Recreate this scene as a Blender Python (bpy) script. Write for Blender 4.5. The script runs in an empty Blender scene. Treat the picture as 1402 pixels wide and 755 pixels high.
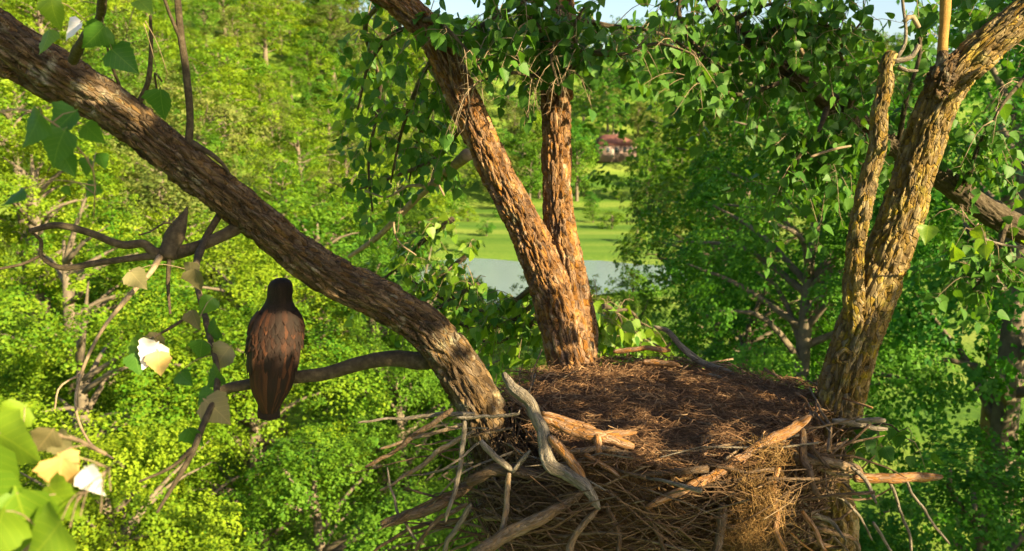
import bpy, math
import numpy as np
from mathutils import Vector, Matrix, Quaternion

# ---------------------------------------------------------------- scene, camera, sky, sun, exposure
scene = bpy.context.scene
COL = scene.collection
rng = np.random.default_rng(11)

CAM = np.array([0.0, 0.0, 18.0])
PITCH = math.radians(10.0)
LENS = 30.0
F = LENS / 36.0 * 1402.0
FWD = np.array([0, math.cos(PITCH), -math.sin(PITCH)])
RIGHT = np.array([1.0, 0, 0])
UP = np.array([0, math.sin(PITCH), math.cos(PITCH)])

cam_data = bpy.data.cameras.new('camera')
cam_data.lens = LENS
cam_data.sensor_width = 36.0
cam_data.clip_start = 0.05
cam_data.clip_end = 3000.0
cam_data.dof.use_dof = True
cam_data.dof.focus_distance = 4.7
cam_data.dof.aperture_fstop = 2.8
cam = bpy.data.objects.new('camera', cam_data)
cam.location = CAM
cam.rotation_euler = (math.radians(90) - PITCH, 0, 0)
COL.objects.link(cam)
scene.camera = cam

SUN_ELEV = math.radians(25.0)
SUN_AZ = math.radians(129.0)          # from +Y (view direction) towards +X
TO_SUN = np.array([math.sin(SUN_AZ) * math.cos(SUN_ELEV), math.cos(SUN_AZ) * math.cos(SUN_ELEV), math.sin(SUN_ELEV)])

world = bpy.data.worlds.new('World')
scene.world = world
world.use_nodes = True
wn = world.node_tree
for n in list(wn.nodes):
    wn.nodes.remove(n)
sky = wn.nodes.new('ShaderNodeTexSky')
sky.sky_type = 'NISHITA'
sky.sun_disc = False
sky.sun_elevation = SUN_ELEV
sky.sun_rotation = SUN_AZ
sky.air_density = 1.0
sky.dust_density = 2.0
bgn = wn.nodes.new('ShaderNodeBackground')
bgn.inputs['Strength'].default_value = 0.06
wo = wn.nodes.new('ShaderNodeOutputWorld')
wn.links.new(sky.outputs[0], bgn.inputs['Color'])
wn.links.new(bgn.outputs[0], wo.inputs['Surface'])

sun_data = bpy.data.lights.new('sun', 'SUN')
sun_data.energy = 5.0
sun_data.angle = math.radians(0.53)
sun_data.color = (1.0, 0.82, 0.47)
sun = bpy.data.objects.new('sun', sun_data)
sun.rotation_mode = 'QUATERNION'
sun.rotation_quaternion = Vector(TO_SUN).to_track_quat('Z', 'Y')
COL.objects.link(sun)

scene.view_settings.view_transform = 'Standard'
scene.view_settings.look = 'None'
scene.view_settings.exposure = 2.1
scene.view_settings.gamma = 1.0
scene.render.engine = 'CYCLES'
scene.cycles.max_bounces = 3
scene.cycles.diffuse_bounces = 2
scene.cycles.glossy_bounces = 2
scene.cycles.transmission_bounces = 2
scene.cycles.use_denoising = True
scene.cycles.use_adaptive_sampling = True
scene.cycles.adaptive_threshold = 0.02


def P(px, py, d):
    """point seen at photograph pixel (px, py), d metres along the view axis"""
    return CAM + d * (FWD + RIGHT * (px - 701.0) / F + UP * (377.5 - py) / F)


def project(p):
    q = np.asarray(p) - CAM
    d = q @ FWD
    return 701.0 + F * (q @ RIGHT) / d, 377.5 - F * (q @ UP) / d, d


# ---------------------------------------------------------------- helpers
def tag(o, label=None, category=None, group=None, kind=None):
    if label: o['label'] = label
    if category: o['category'] = category
    if group: o['group'] = group
    if kind: o['kind'] = kind
    return o


def link(name, data, parent=None, mat=None):
    o = bpy.data.objects.new(name, data)
    COL.objects.link(o)
    if mat is not None and data is not None:
        data.materials.clear()
        data.materials.append(mat)
    if parent is not None:
        o.parent = parent
    return o


def empty(name, loc):
    o = bpy.data.objects.new(name, None)
    o.empty_display_size = 0.1
    o.location = loc
    COL.objects.link(o)
    return o


def make_mesh(name, verts, faces, vary=None, smooth=True, blade=None):
    """faces: int array (n, k) or list of such arrays"""
    if isinstance(faces, np.ndarray):
        faces = [faces]
    faces = [f for f in faces if len(f)]
    me = bpy.data.meshes.new(name)
    verts = np.asarray(verts, np.float32)
    me.vertices.add(len(verts))
    me.vertices.foreach_set('co', verts.ravel())
    loops = np.concatenate([f.ravel() for f in faces]).astype(np.int32)
    totals = np.concatenate([np.full(len(f), f.shape[1]) for f in faces]).astype(np.int32)
    starts = np.concatenate([[0], np.cumsum(totals)[:-1]]).astype(np.int32)
    me.loops.add(len(loops))
    me.loops.foreach_set('vertex_index', loops)
    me.polygons.add(len(totals))
    me.polygons.foreach_set('loop_start', starts)
    me.polygons.foreach_set('loop_total', totals)
    if smooth:
        me.polygons.foreach_set('use_smooth', np.ones(len(totals), bool))
    if vary is not None:
        a = me.attributes.new('vary', 'FLOAT', 'POINT')
        a.data.foreach_set('value', np.asarray(vary, np.float32))
    if blade is not None:
        a = me.attributes.new('blade', 'FLOAT_VECTOR', 'POINT')
        a.data.foreach_set('vector', np.asarray(blade, np.float32).ravel())
    me.update(calc_edges=True)
    return me


class Acc:
    """collects loose pieces into one mesh"""
    def __init__(s):
        s.v, s.f, s.a, s.n = [], {}, [], 0
    def add(s, v, faces, vary=0.5):
        v = np.asarray(v, float)
        if isinstance(faces, np.ndarray): faces = [faces]
        for f in faces:
            s.f.setdefault(f.shape[1], []).append(f + s.n)
        s.v.append(v); s.a.append(np.broadcast_to(vary, (len(v),))); s.n += len(v)
    def mesh(s, name, smooth=True):
        return make_mesh(name, np.concatenate(s.v), [np.concatenate(x) for x in s.f.values()], np.concatenate(s.a), smooth)


def hash3(i, j, k, seed=0):
    h = (i.astype(np.int64) * 374761393 + j.astype(np.int64) * 668265263 + k.astype(np.int64) * 2147483647 + seed * 974711) & 0x7fffffff
    h = ((h ^ (h >> 13)) * 1274126177) & 0x7fffffff
    h = ((h ^ (h >> 15)) * 461845907) & 0x7fffffff
    return ((h ^ (h >> 14)) & 0xffff) / 65535.0


def vnoise(p, seed=0):
    p = np.asarray(p, float)
    i = np.floor(p).astype(np.int64)
    f = p - i
    f = f * f * (3 - 2 * f)
    r = 0
    for dx in (0, 1):
        for dy in (0, 1):
            for dz in (0, 1):
                w = (f[..., 0] if dx else 1 - f[..., 0]) * (f[..., 1] if dy else 1 - f[..., 1]) * (f[..., 2] if dz else 1 - f[..., 2])
                r = r + w * hash3(i[..., 0] + dx, i[..., 1] + dy, i[..., 2] + dz, seed)
    return r


def fbm(p, oct=4, seed=0):
    a, r, t = 1.0, 0, 0
    p = np.asarray(p, float)
    for o in range(oct):
        r = r + a * vnoise(p * 2 ** o + 17.3 * o, seed + o); t += a; a *= 0.5
    return r / t


def norm(v):
    v = np.asarray(v, float)
    return v / np.maximum(np.linalg.norm(v, axis=-1, keepdims=True), 1e-9)


def resample(pts, rad, step):
    """Catmull-Rom through pts, even spacing"""
    pts = np.asarray(pts, float); rad = np.asarray(rad, float)
    P_ = np.vstack([2 * pts[0] - pts[1], pts, 2 * pts[-1] - pts[-2]])
    t = np.linspace(0, 1, 24, endpoint=False)[:, None]
    out, rr = [], []
    for i in range(len(pts) - 1):
        a, b, c, d = P_[i:i + 4]
        out.append(0.5 * ((2 * b) + (-a + c) * t + (2 * a - 5 * b + 4 * c - d) * t * t + (-a + 3 * b - 3 * c + d) * t ** 3))
        rr.append(rad[i] + (rad[i + 1] - rad[i]) * t[:, 0])
    out = np.vstack(out + [pts[-1:]]); rr = np.concatenate(rr + [rad[-1:]])
    s = np.concatenate([[0], np.cumsum(np.linalg.norm(np.diff(out, axis=0), axis=1))])
    n = max(2, int(round(s[-1] / step)) + 1)
    u = np.linspace(0, s[-1], n)
    return np.stack([np.interp(u, s, out[:, k]) for k in range(3)], 1), np.interp(u, s, rr), u


def frames(c):
    t = norm(np.gradient(c, axis=0))
    n = np.zeros_like(c)
    ref = np.array([0, -1.0, 0.2]) if abs(t[0] @ norm(np.array([0, -1.0, .2]))) < 0.9 else np.array([1.0, 0, 0])
    v = norm(ref - t[0] * (ref @ t[0]))
    for i in range(len(c)):
        v = norm(v - t[i] * (v @ t[i])); n[i] = v
    return t, n, np.cross(t, n)


GRAIN = [None]


def tube(pts, rad, step, seg, disp=None):
    """returns verts, [quads, caps]; disp(theta, s, r) -> radial offset"""
    c, r, s = resample(pts, rad, step)
    t, n, b = frames(c)
    th = np.linspace(0, 2 * np.pi, seg, endpoint=False)
    TH, S = np.meshgrid(th, s)
    rg = float(np.mean(r))
    GRAIN[0] = np.vstack([np.stack([np.cos(TH) * rg, np.sin(TH) * rg, S], -1).reshape(-1, 3), np.zeros((2, 3))])
    Rm = np.repeat(r[:, None], seg, 1)
    if disp is not None:
        Rm = Rm + disp(TH, S, r)
    v = c[:, None] + Rm[..., None] * (np.cos(TH)[..., None] * n[:, None] + np.sin(TH)[..., None] * b[:, None])
    N = len(c)
    i, j = np.meshgrid(np.arange(N - 1), np.arange(seg), indexing='ij')
    j2 = (j + 1) % seg
    q = np.stack([i * seg + j, i * seg + j2, (i + 1) * seg + j2, (i + 1) * seg + j], -1).reshape(-1, 4)
    v = np.vstack([v.reshape(-1, 3), c[0] - t[0] * r[0] * .3, c[-1] + t[-1] * r[-1] * .4])
    a = np.arange(seg); a2 = (a + 1) % seg
    caps = np.vstack([np.stack([a2, a, np.full(seg, N * seg)], 1), np.stack([(N - 1) * seg + a, (N - 1) * seg + a2, np.full(seg, N * seg + 1)], 1)])
    return v, [q, caps]


def sstep(a, b, x):
    t = np.clip((np.asarray(x, float) - a) / (b - a), 0, 1)
    return t * t * (3 - 2 * t)


def voronoi_cracks(u, v, nu, seed):
    """u periodic with period nu cells; returns F2-F1 and the cell hash"""
    iu, iv = np.floor(u).astype(np.int64), np.floor(v).astype(np.int64)
    d1 = np.full(u.shape, 9.0); d2 = np.full(u.shape, 9.0); hid = np.zeros(u.shape)
    for du in (-1, 0, 1):
        for dv in (-1, 0, 1):
            cu, cv = iu + du, iv + dv
            hu = np.mod(cu, nu)
            z = np.full_like(hu, 7)
            x = cu + hash3(hu, cv, z, seed); y = cv + hash3(hu, cv, z, seed + 5)
            d = np.hypot(u - x, v - y)
            h = hash3(hu, cv, z, seed + 9)
            closer = d < d1
            d2 = np.where(closer, d1, np.minimum(d2, d)); hid = np.where(closer, h, hid); d1 = np.where(closer, d, d1)
    return d2 - d1, hid


def bark(depth=0.02, cw=0.05, cl=0.19, seed=1, lump=0.05):
    """furrowed plates of old bark, stretched along the limb"""
    def disp(TH, S, r):
        rm = float(np.mean(r))
        nu = max(5, int(round(2 * np.pi * rm / cw)))
        q = np.stack([np.cos(TH) * 2.2, np.sin(TH) * 2.2, S * 3.2], -1)
        w = fbm(q, 3, seed) - .5
        w2 = fbm(q * 2.3 + 9, 2, seed + 3) - .5
        u = TH / (2 * np.pi) * nu + 2.2 * w + 1.0 * w2
        v = S / cl + 0.8 * w2
        c, h = voronoi_cracks(u, v, nu, seed)
        plate = sstep(0.02, 0.26, c)
        c2, h2 = voronoi_cracks(u * 2 + 3.1, v * 2.6, nu * 2, seed + 20)
        small = np.clip(c2 / 0.35, 0, 1)
        fine = fbm(np.stack([np.cos(TH) * rm * 70, np.sin(TH) * rm * 80, S * 16], -1), 3, seed + 7)
        d = depth * (plate * (0.85 + 0.7 * h) - 0.8) + depth * 0.34 * plate * (small * (0.6 + .6 * h2) - .6) + depth * 0.6 * (fine - .5)
        lump_n = fbm(np.stack([np.cos(TH) * 1.1, np.sin(TH) * 1.1, S * 2.2], -1), 3, seed + 31) - .5
        return d + r[:, None] * lump * 2 * lump_n
    return disp


# ---------------------------------------------------------------- materials
def new_mat(name):
    m = bpy.data.materials.new(name)
    m.use_nodes = True
    nt = m.node_tree
    for n in list(nt.nodes):
        nt.nodes.remove(n)
    out = nt.nodes.new('ShaderNodeOutputMaterial')
    return m, nt, out


def N(nt, kind, **kw):
    n = nt.nodes.new(kind)
    for k, v in kw.items():
        if k in n.inputs: n.inputs[k].default_value = v
        else: setattr(n, k, v)
    return n


def ramp(nt, fac, stops):
    r = nt.nodes.new('ShaderNodeValToRGB')
    el = r.color_ramp.elements
    while len(el) < len(stops): el.new(0.5)
    for e, (p, c) in zip(el, stops):
        e.position = p; e.color = (*c, 1)
    nt.links.new(fac, r.inputs[0])
    return r.outputs[0]


def leaf_material(name, dark, light, trans, tfac=0.42, rough=0.5, spec=0.35, veins=False):
    m, nt, out = new_mat(name)
    L = nt.links.new
    at = N(nt, 'ShaderNodeAttribute', attribute_name='vary')
    oi = nt.nodes.new('ShaderNodeObjectInfo')
    ma = N(nt, 'ShaderNodeMath', operation='MULTIPLY'); ma.inputs[1].default_value = 0.64
    mb = N(nt, 'ShaderNodeMath', operation='MULTIPLY_ADD'); mb.inputs[1].default_value = 0.34
    L(at.outputs['Fac'], ma.inputs[0]); L(oi.outputs['Random'], mb.inputs[0]); L(ma.outputs[0], mb.inputs[2])
    mid = tuple((a + b) / 2 for a, b in zip(dark, light))
    c = ramp(nt, mb.outputs[0], [(0.1, dark), (0.55, mid), (0.95, light)])
    if veins:
        la = N(nt, 'ShaderNodeAttribute', attribute_name='blade')
        sx = nt.nodes.new('ShaderNodeSeparateXYZ'); L(la.outputs['Vector'], sx.inputs[0])
        def mth(op, a_, b_=None, c_=None):
            k = N(nt, 'ShaderNodeMath', operation=op)
            for q_, val in enumerate((a_, b_, c_)):
                if val is None: continue
                if isinstance(val, (int, float)): k.inputs[q_].default_value = val
                else: L(val, k.inputs[q_])
            return k.outputs[0]
        ax = mth('ABSOLUTE', sx.outputs[0])
        rib = mth('LESS_THAN', ax, .014)
        side = mth('FRACT', mth('MULTIPLY', mth('MULTIPLY_ADD', ax, -.75, sx.outputs[1]), 6.5))
        vein = mth('MULTIPLY', mth('MAXIMUM', rib, mth('LESS_THAN', side, .07)), .28)
        vm = N(nt, 'ShaderNodeMix', data_type='RGBA'); L(vein, vm.inputs[0]); L(c, vm.inputs[6])
        vm.inputs[7].default_value = (min(.7, light[0] * 1.9 + .03), min(.75, light[1] * 1.5 + .03), light[2] * 1.6 + .01, 1)
        c = vm.outputs[2]
        bn = N(nt, 'ShaderNodeTexNoise', Scale=60.0, Detail=3.0)
        tcn = nt.nodes.new('ShaderNodeTexCoord'); L(tcn.outputs['Object'], bn.inputs['Vector'])
    bs = N(nt, 'ShaderNodeBsdfPrincipled', Roughness=rough)
    bs.inputs['Specular IOR Level'].default_value = spec
    L(c, bs.inputs['Base Color'])
    tr = nt.nodes.new('ShaderNodeBsdfTranslucent')
    mx = N(nt, 'ShaderNodeMix', data_type='RGBA', blend_type='MULTIPLY')
    mx.inputs[0].default_value = 1.0
    L(c, mx.inputs[6]); mx.inputs[7].default_value = (*trans, 1)
    L(mx.outputs[2], tr.inputs['Color'])
    mix = N(nt, 'ShaderNodeMixShader'); mix.inputs[0].default_value = tfac
    L(bs.outputs[0], mix.inputs[1]); L(tr.outputs[0], mix.inputs[2]); L(mix.outputs[0], out.inputs['Surface'])
    return m


def wood_material(name, stops, scale=14, rough=0.9, bump=0.35, stretch=(1, 1, 1), patch=None, patch_scale=6, patch_pos=(.56, .68), vary=False, grain=False):
    m, nt, out = new_mat(name)
    L = nt.links.new
    tc = nt.nodes.new('ShaderNodeTexCoord')
    mp = N(nt, 'ShaderNodeMapping'); mp.inputs['Scale'].default_value = stretch
    if grain:
        ga = N(nt, 'ShaderNodeAttribute', attribute_name='blade')
        L(ga.outputs['Vector'], mp.inputs['Vector'])
    else:
        L(tc.outputs['Object'], mp.inputs['Vector'])
    nz = N(nt, 'ShaderNodeTexNoise', Scale=scale, Detail=6.0, Roughness=0.65)
    L(mp.outputs[0], nz.inputs['Vector'])
    fac = nz.outputs['Fac']
    if vary:
        oi = nt.nodes.new('ShaderNodeObjectInfo')
        at = N(nt, 'ShaderNodeAttribute', attribute_name='vary')
        ad = N(nt, 'ShaderNodeMath', operation='ADD'); L(oi.outputs['Random'], ad.inputs[0]); L(at.outputs['Fac'], ad.inputs[1])
        fr = N(nt, 'ShaderNodeMath', operation='FRACT'); L(ad.outputs[0], fr.inputs[0])
        ma = N(nt, 'ShaderNodeMath', operation='MULTIPLY_ADD'); ma.inputs[1].default_value = 0.6; 
        mb = N(nt, 'ShaderNodeMath', operation='MULTIPLY_ADD'); mb.inputs[1].default_value = 0.7; mb.inputs[2].default_value = -.15
        L(fac, mb.inputs[0]); L(fr.outputs[0], ma.inputs[0]); L(mb.outputs[0], ma.inputs[2])
        fac = ma.outputs[0]
    c = ramp(nt, fac, stops)
    if patch is not None:
        pn = N(nt, 'ShaderNodeTexNoise', Scale=patch_scale, Detail=5.0, Roughness=0.7)
        L(tc.outputs['Object'], pn.inputs['Vector'])
        pr = ramp(nt, pn.outputs['Fac'], [(patch_pos[0], (0, 0, 0)), (patch_pos[1], (1, 1, 1))])
        mx = N(nt, 'ShaderNodeMix', data_type='RGBA')
        L(pr, mx.inputs[0]); L(c, mx.inputs[6]); mx.inputs[7].default_value = (*patch, 1)
        c = mx.outputs[2]
    bs = N(nt, 'ShaderNodeBsdfPrincipled', Roughness=rough)
    bs.inputs['Specular IOR Level'].default_value = 0.2
    L(c, bs.inputs['Base Color'])
    b2 = N(nt, 'ShaderNodeTexNoise', Scale=scale * 4, Detail=5.0, Roughness=0.7)
    L(mp.outputs[0], b2.inputs['Vector'])
    bp = N(nt, 'ShaderNodeBump', Strength=bump, Distance=0.015)
    L(b2.outputs['Fac'], bp.inputs['Height']); L(bp.outputs[0], bs.inputs['Normal'])
    if grain:
        # flaking plates: crisp narrow cracks and a tone of their own for each plate
        wn_ = N(nt, 'ShaderNodeTexNoise', Scale=9.0, Detail=3.0); L(mp.outputs[0], wn_.inputs['Vector'])
        wv = N(nt, 'ShaderNodeVectorMath', operation='MULTIPLY_ADD'); wv.inputs[1].default_value = (.05, .05, .05)
        L(wn_.outputs['Color'], wv.inputs[0]); L(mp.outputs[0], wv.inputs[2])
        vo = N(nt, 'ShaderNodeTexVoronoi', feature='DISTANCE_TO_EDGE', Scale=62.0 if grain is True else float(grain)); L(wv.outputs[0], vo.inputs['Vector'])
        vc = N(nt, 'ShaderNodeTexVoronoi', feature='F1', Scale=62.0 if grain is True else float(grain)); L(wv.outputs[0], vc.inputs['Vector'])
        mr = N(nt, 'ShaderNodeMapRange'); mr.inputs[1].default_value = 0.0; mr.inputs[2].default_value = 0.16; L(vo.outputs['Distance'], mr.inputs[0])
        ad = N(nt, 'ShaderNodeMath', operation='MULTIPLY_ADD'); ad.inputs[1].default_value = .7
        L(mr.outputs[0], ad.inputs[0]); L(b2.outputs['Fac'], ad.inputs[2]); L(ad.outputs[0], bp.inputs['Height'])
        sp_ = nt.nodes.new('ShaderNodeSeparateColor'); L(vc.outputs['Color'], sp_.inputs[0])
        hv = N(nt, 'ShaderNodeHueSaturation'); L(c, hv.inputs['Color'])
        mv = N(nt, 'ShaderNodeMapRange'); mv.inputs[3].default_value = .72; mv.inputs[4].default_value = 1.3; L(sp_.outputs[0], mv.inputs[0]); L(mv.outputs[0], hv.inputs['Value'])
        ms = N(nt, 'ShaderNodeMapRange'); ms.inputs[3].default_value = .75; ms.inputs[4].default_value = 1.15; L(sp_.outputs[1], ms.inputs[0]); L(ms.outputs[0], hv.inputs['Saturation'])
        L(hv.outputs[0], bs.inputs['Base Color'])
    L(bs.outputs[0], out.inputs['Surface'])
    return m


M = {}
M['leaf_own'] = leaf_material('cottonwood_leaf', (0.028, 0.10, 0.012), (0.075, 0.17, 0.018), (1.5, 1.35, 0.5), 0.40, 0.52, 0.25, veins=True)
M['leaf_bright'] = leaf_material('bright_leaf', (0.10, 0.20, 0.012), (0.20, 0.29, 0.02), (1.4, 1.35, 0.5), 0.45, 0.45, 0.4, veins=True)  # lighter, yellower tone of the same cottonwood's leaves
M['leaf_pale'] = leaf_material('glare_white_leaf', (0.62, 0.52, 0.46), (0.80, 0.74, 0.72), (1.0, 0.9, 0.7), 0.25, 0.6, 0.3, veins=True)  # overexposed sun glare painted as a whitish leaf colour
M['leaf_peach'] = leaf_material('glare_peach_leaf', (0.45, 0.26, 0.08), (0.62, 0.42, 0.16), (1.0, 0.8, 0.4), 0.3, 0.6, 0.3, veins=True)  # orange sun glare painted as a peach leaf colour
M['leaf_withered'] = leaf_material('withered_leaf', (0.10, 0.085, 0.035), (0.19, 0.17, 0.08), (1.0, 0.9, 0.4), 0.25, 0.7, 0.2, veins=True)
M['fol_yellow'] = leaf_material('yellow_green_foliage', (0.042, 0.145, 0.006), (0.25, 0.325, 0.014), (1.3, 1.25, 0.5), 0.38, 0.6, 0.15)
M['fol_green'] = leaf_material('green_foliage', (0.026, 0.125, 0.010), (0.105, 0.24, 0.018), (1.3, 1.35, 0.5), 0.38, 0.55, 0.15)
M['fol_mid'] = leaf_material('mid_green_foliage', (0.040, 0.13, 0.008), (0.15, 0.25, 0.015), (1.3, 1.25, 0.5), 0.38, 0.6, 0.15)
M['fol_olive'] = leaf_material('olive_foliage', (0.06, 0.11, 0.018), (0.19, 0.21, 0.045), (1.3, 1.2, 0.5), 0.36, 0.6, 0.15)
BARK_STOPS = [(0.3, (0.030, 0.019, 0.010)), (0.5, (0.082, 0.051, 0.025)), (0.7, (0.175, 0.113, 0.055))]
M['bark'] = wood_material('furrowed_bark', BARK_STOPS, 22, .95, .9, (1, 1, .32), (0.20, 0.175, 0.11), 7, (.56, .66), grain=True)
M['bark_sunlit'] = wood_material('sunlit_bark_copy', [(0.3, (0.055, 0.026, 0.011)), (0.5, (0.165, 0.082, 0.031)), (0.7, (0.32, 0.18, 0.072))], 22, .95, .9, (1, 1, .32), (0.25, 0.20, 0.11), 7, (.60, .70), grain=True)  # sunlight on the forks painted in: brighter, redder copy of the bark
M['bark_lichen'] = wood_material('lichen_bark', [(0.3, (0.06, 0.036, 0.013)), (0.5, (0.155, 0.10, 0.032)), (0.7, (0.27, 0.185, 0.060))], 22, .95, .9, (1, 1, .32), (0.25, 0.19, 0.035), 8, (.52, .66), grain=True)
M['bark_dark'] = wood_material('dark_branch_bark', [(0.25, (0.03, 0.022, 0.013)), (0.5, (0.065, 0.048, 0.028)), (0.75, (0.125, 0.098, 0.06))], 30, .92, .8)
M['twig'] = wood_material('twig_bark', [(0.2, (0.10, 0.07, 0.045)), (0.5, (0.21, 0.15, 0.09)), (0.8, (0.34, 0.26, 0.16))], 25, .85, .3)
M['cane'] = wood_material('young_cane_bark', [(0.3, (0.20, 0.105, 0.025)), (0.7, (0.34, 0.19, 0.05))], 30, .8, .4)
M['far_bark'] = wood_material('forest_bark', [(0.3, (0.07, 0.055, 0.04)), (0.7, (0.20, 0.16, 0.11))], 4, .95, .3)
M['stick'] = wood_material('dead_stick_wood', [(0.05, (0.045, 0.028, 0.017)), (0.4, (0.11, 0.068, 0.038)), (0.7, (0.19, 0.125, 0.07)), (0.95, (0.30, 0.22, 0.14))], 30, .9, .7, (1, 1, .3), vary=True, grain=130)
M['stick_grey'] = wood_material('weathered_grey_wood', [(0.25, (0.085, 0.066, 0.046)), (0.5, (0.16, 0.13, 0.095)), (0.75, (0.25, 0.21, 0.16))], 34, .9, .7, (1, 1, .2), grain=120)
M['stick_orange'] = wood_material('orange_stick_wood', [(0.25, (0.14, 0.062, 0.024)), (0.5, (0.25, 0.125, 0.05)), (0.75, (0.38, 0.22, 0.105))], 34, .85, .7, (1, 1, .2), grain=110)  # warmer, lighter tone than the other nest sticks
M['duff'] = wood_material('nest_duff', [(0.3, (0.045, 0.022, 0.012)), (0.5, (0.12, 0.062, 0.031)), (0.7, (0.24, 0.135, 0.065))], 40, .95, 1.0)
M['fibre'] = wood_material('bark_fibre', [(0.05, (0.055, 0.027, 0.014)), (0.4, (0.14, 0.073, 0.036)), (0.7, (0.24, 0.135, 0.068)), (0.97, (0.42, 0.28, 0.15))], 8, .9, .2, vary=True)
M['wall_fibre'] = wood_material('wall_twig_fibre', [(0.05, (0.030, 0.016, 0.009)), (0.4, (0.075, 0.042, 0.022)), (0.7, (0.14, 0.085, 0.045)), (0.97, (0.28, 0.19, 0.11))], 8, .9, .2, vary=True)
M['packed'] = wood_material('packed_stick_wood', [(0.05, (0.035, 0.020, 0.012)), (0.4, (0.09, 0.053, 0.029)), (0.7, (0.17, 0.11, 0.06)), (0.97, (0.30, 0.22, 0.14))], 40, .9, .6, vary=True)
M['straw'] = wood_material('dry_straw', [(0.05, (0.09, 0.045, 0.014)), (0.5, (0.18, 0.10, 0.033)), (0.95, (0.32, 0.20, 0.08))], 8, .85, .2, vary=True)
M['feather'] = wood_material('brown_feather', [(0.1, (0.009, 0.006, 0.004)), (0.5, (0.021, 0.009, 0.005)), (0.8, (0.056, 0.020, 0.008)), (0.97, (0.11, 0.05, 0.025))], 16, .75, .3, (1, 1, .35), vary=True)
M['plumage'] = wood_material('dark_plumage', [(0.3, (0.010, 0.007, 0.005)), (0.7, (0.028, 0.016, 0.010))], 40, .8, .6, (1, 1, .4))
M['beak'] = wood_material('beak_horn', [(0.3, (0.03, 0.028, 0.026)), (0.7, (0.07, 0.06, 0.045))], 20, .35, .05)
M['foot'] = wood_material('yellow_foot_skin', [(0.3, (0.42, 0.26, 0.03)), (0.7, (0.55, 0.36, 0.06))], 60, .6, .3)
M['eye'] = wood_material('dark_eye', [(0.3, (0.02, 0.012, 0.006)), (0.7, (0.03, 0.018, 0.008))], 10, .1, .0)

m, nt, out = new_mat('meadow')
tc = nt.nodes.new('ShaderNodeTexCoord')
n1 = N(nt, 'ShaderNodeTexNoise', Scale=0.12, Detail=6.0, Roughness=.6)
mp = N(nt, 'ShaderNodeMapping'); mp.inputs['Scale'].default_value = (0.05, 0.9, 1)
nt.links.new(tc.outputs['Object'], mp.inputs['Vector']); nt.links.new(mp.outputs[0], n1.inputs['Vector'])
n2 = N(nt, 'ShaderNodeTexNoise', Scale=1.8, Detail=6.0, Roughness=.7)
nt.links.new(tc.outputs['Object'], n2.inputs['Vector'])
mm = N(nt, 'ShaderNodeMath', operation='MULTIPLY_ADD'); mm.inputs[1].default_value = 0.35
nt.links.new(n2.outputs['Fac'], mm.inputs[0]); nt.links.new(n1.outputs['Fac'], mm.inputs[2])
c = ramp(nt, mm.outputs[0], [(0.5, (0.045, 0.105, 0.014)), (0.66, (0.09, 0.165, 0.018)), (0.82, (0.18, 0.23, 0.04))])
bs = N(nt, 'ShaderNodeBsdfPrincipled', Roughness=.9)
bs.inputs['Specular IOR Level'].default_value = .1
bp = N(nt, 'ShaderNodeBump', Strength=.6, Distance=.3); nt.links.new(n2.outputs['Fac'], bp.inputs['Height']); nt.links.new(bp.outputs[0], bs.inputs['Normal'])
nt.links.new(c, bs.inputs['Base Color']); nt.links.new(bs.outputs[0], out.inputs['Surface'])
M['meadow'] = m

m, nt, out = new_mat('pond_water')
bs = N(nt, 'ShaderNodeBsdfPrincipled', Roughness=.12)
bs.inputs['Base Color'].default_value = (0.19, 0.26, 0.29, 1)  # pale tone stands in for sky glare on the water
bs.inputs['IOR'].default_value = 1.33
bs.inputs['Specular IOR Level'].default_value = 1.0
tc = nt.nodes.new('ShaderNodeTexCoord')
n1 = N(nt, 'ShaderNodeTexNoise', Scale=1.5, Detail=4.0)
nt.links.new(tc.outputs['Object'], n1.inputs['Vector'])
bp = N(nt, 'ShaderNodeBump', Strength=.12, Distance=.1); nt.links.new(n1.outputs['Fac'], bp.inputs['Height']); nt.links.new(bp.outputs[0], bs.inputs['Normal'])
nt.links.new(bs.outputs[0], out.inputs['Surface'])
M['water'] = m


def plain(name, col, rough=.8, sc=3.0, var=.2):
    return wood_material(name, [(0.2, tuple(x * (1 - var) for x in col)), (0.8, tuple(min(1, x * (1 + var)) for x in col))], sc, rough, .1)
M['house_wall'] = plain('pink_painted_board', (0.17, 0.115, 0.10))
M['house_roof'] = plain('red_roof_shingle', (0.14, 0.058, 0.046))
M['house_trim'] = plain('white_trim', (0.24, 0.21, 0.19))
M['house_glass'] = plain('dark_window_glass', (0.04, 0.05, 0.06), .1)


# ---------------------------------------------------------------- terrain and water
def ground_h(x, y):
    x = np.asarray(x, float); y = np.asarray(y, float)
    d = -x - 13 - 0.02 * np.maximum(y, 0)
    left = 0.52 * np.logaddexp(0, d / 3.0) * 3.0
    left = 60 * np.tanh(left / 60) * sstep(-60, 20, y)
    far = 43.5 * sstep(178, 350, y + 0.12 * np.abs(x)) * (1 + .10 * np.sin(x / 41.0 + 1.2))
    bumps = 1.6 * (fbm(np.stack([x / 22, y / 22, 0 * x], -1), 3, 5) - .5) * sstep(150, 220, y + np.maximum(0, -x) * 3)
    basin = .6 * sstep(1.25, .9, np.hypot((x - 2) / 20, (y - 102) / 14.5))
    return np.maximum(left, 0) + far * (1 - .35 * sstep(5, 60, left)) + bumps - basin


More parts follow.
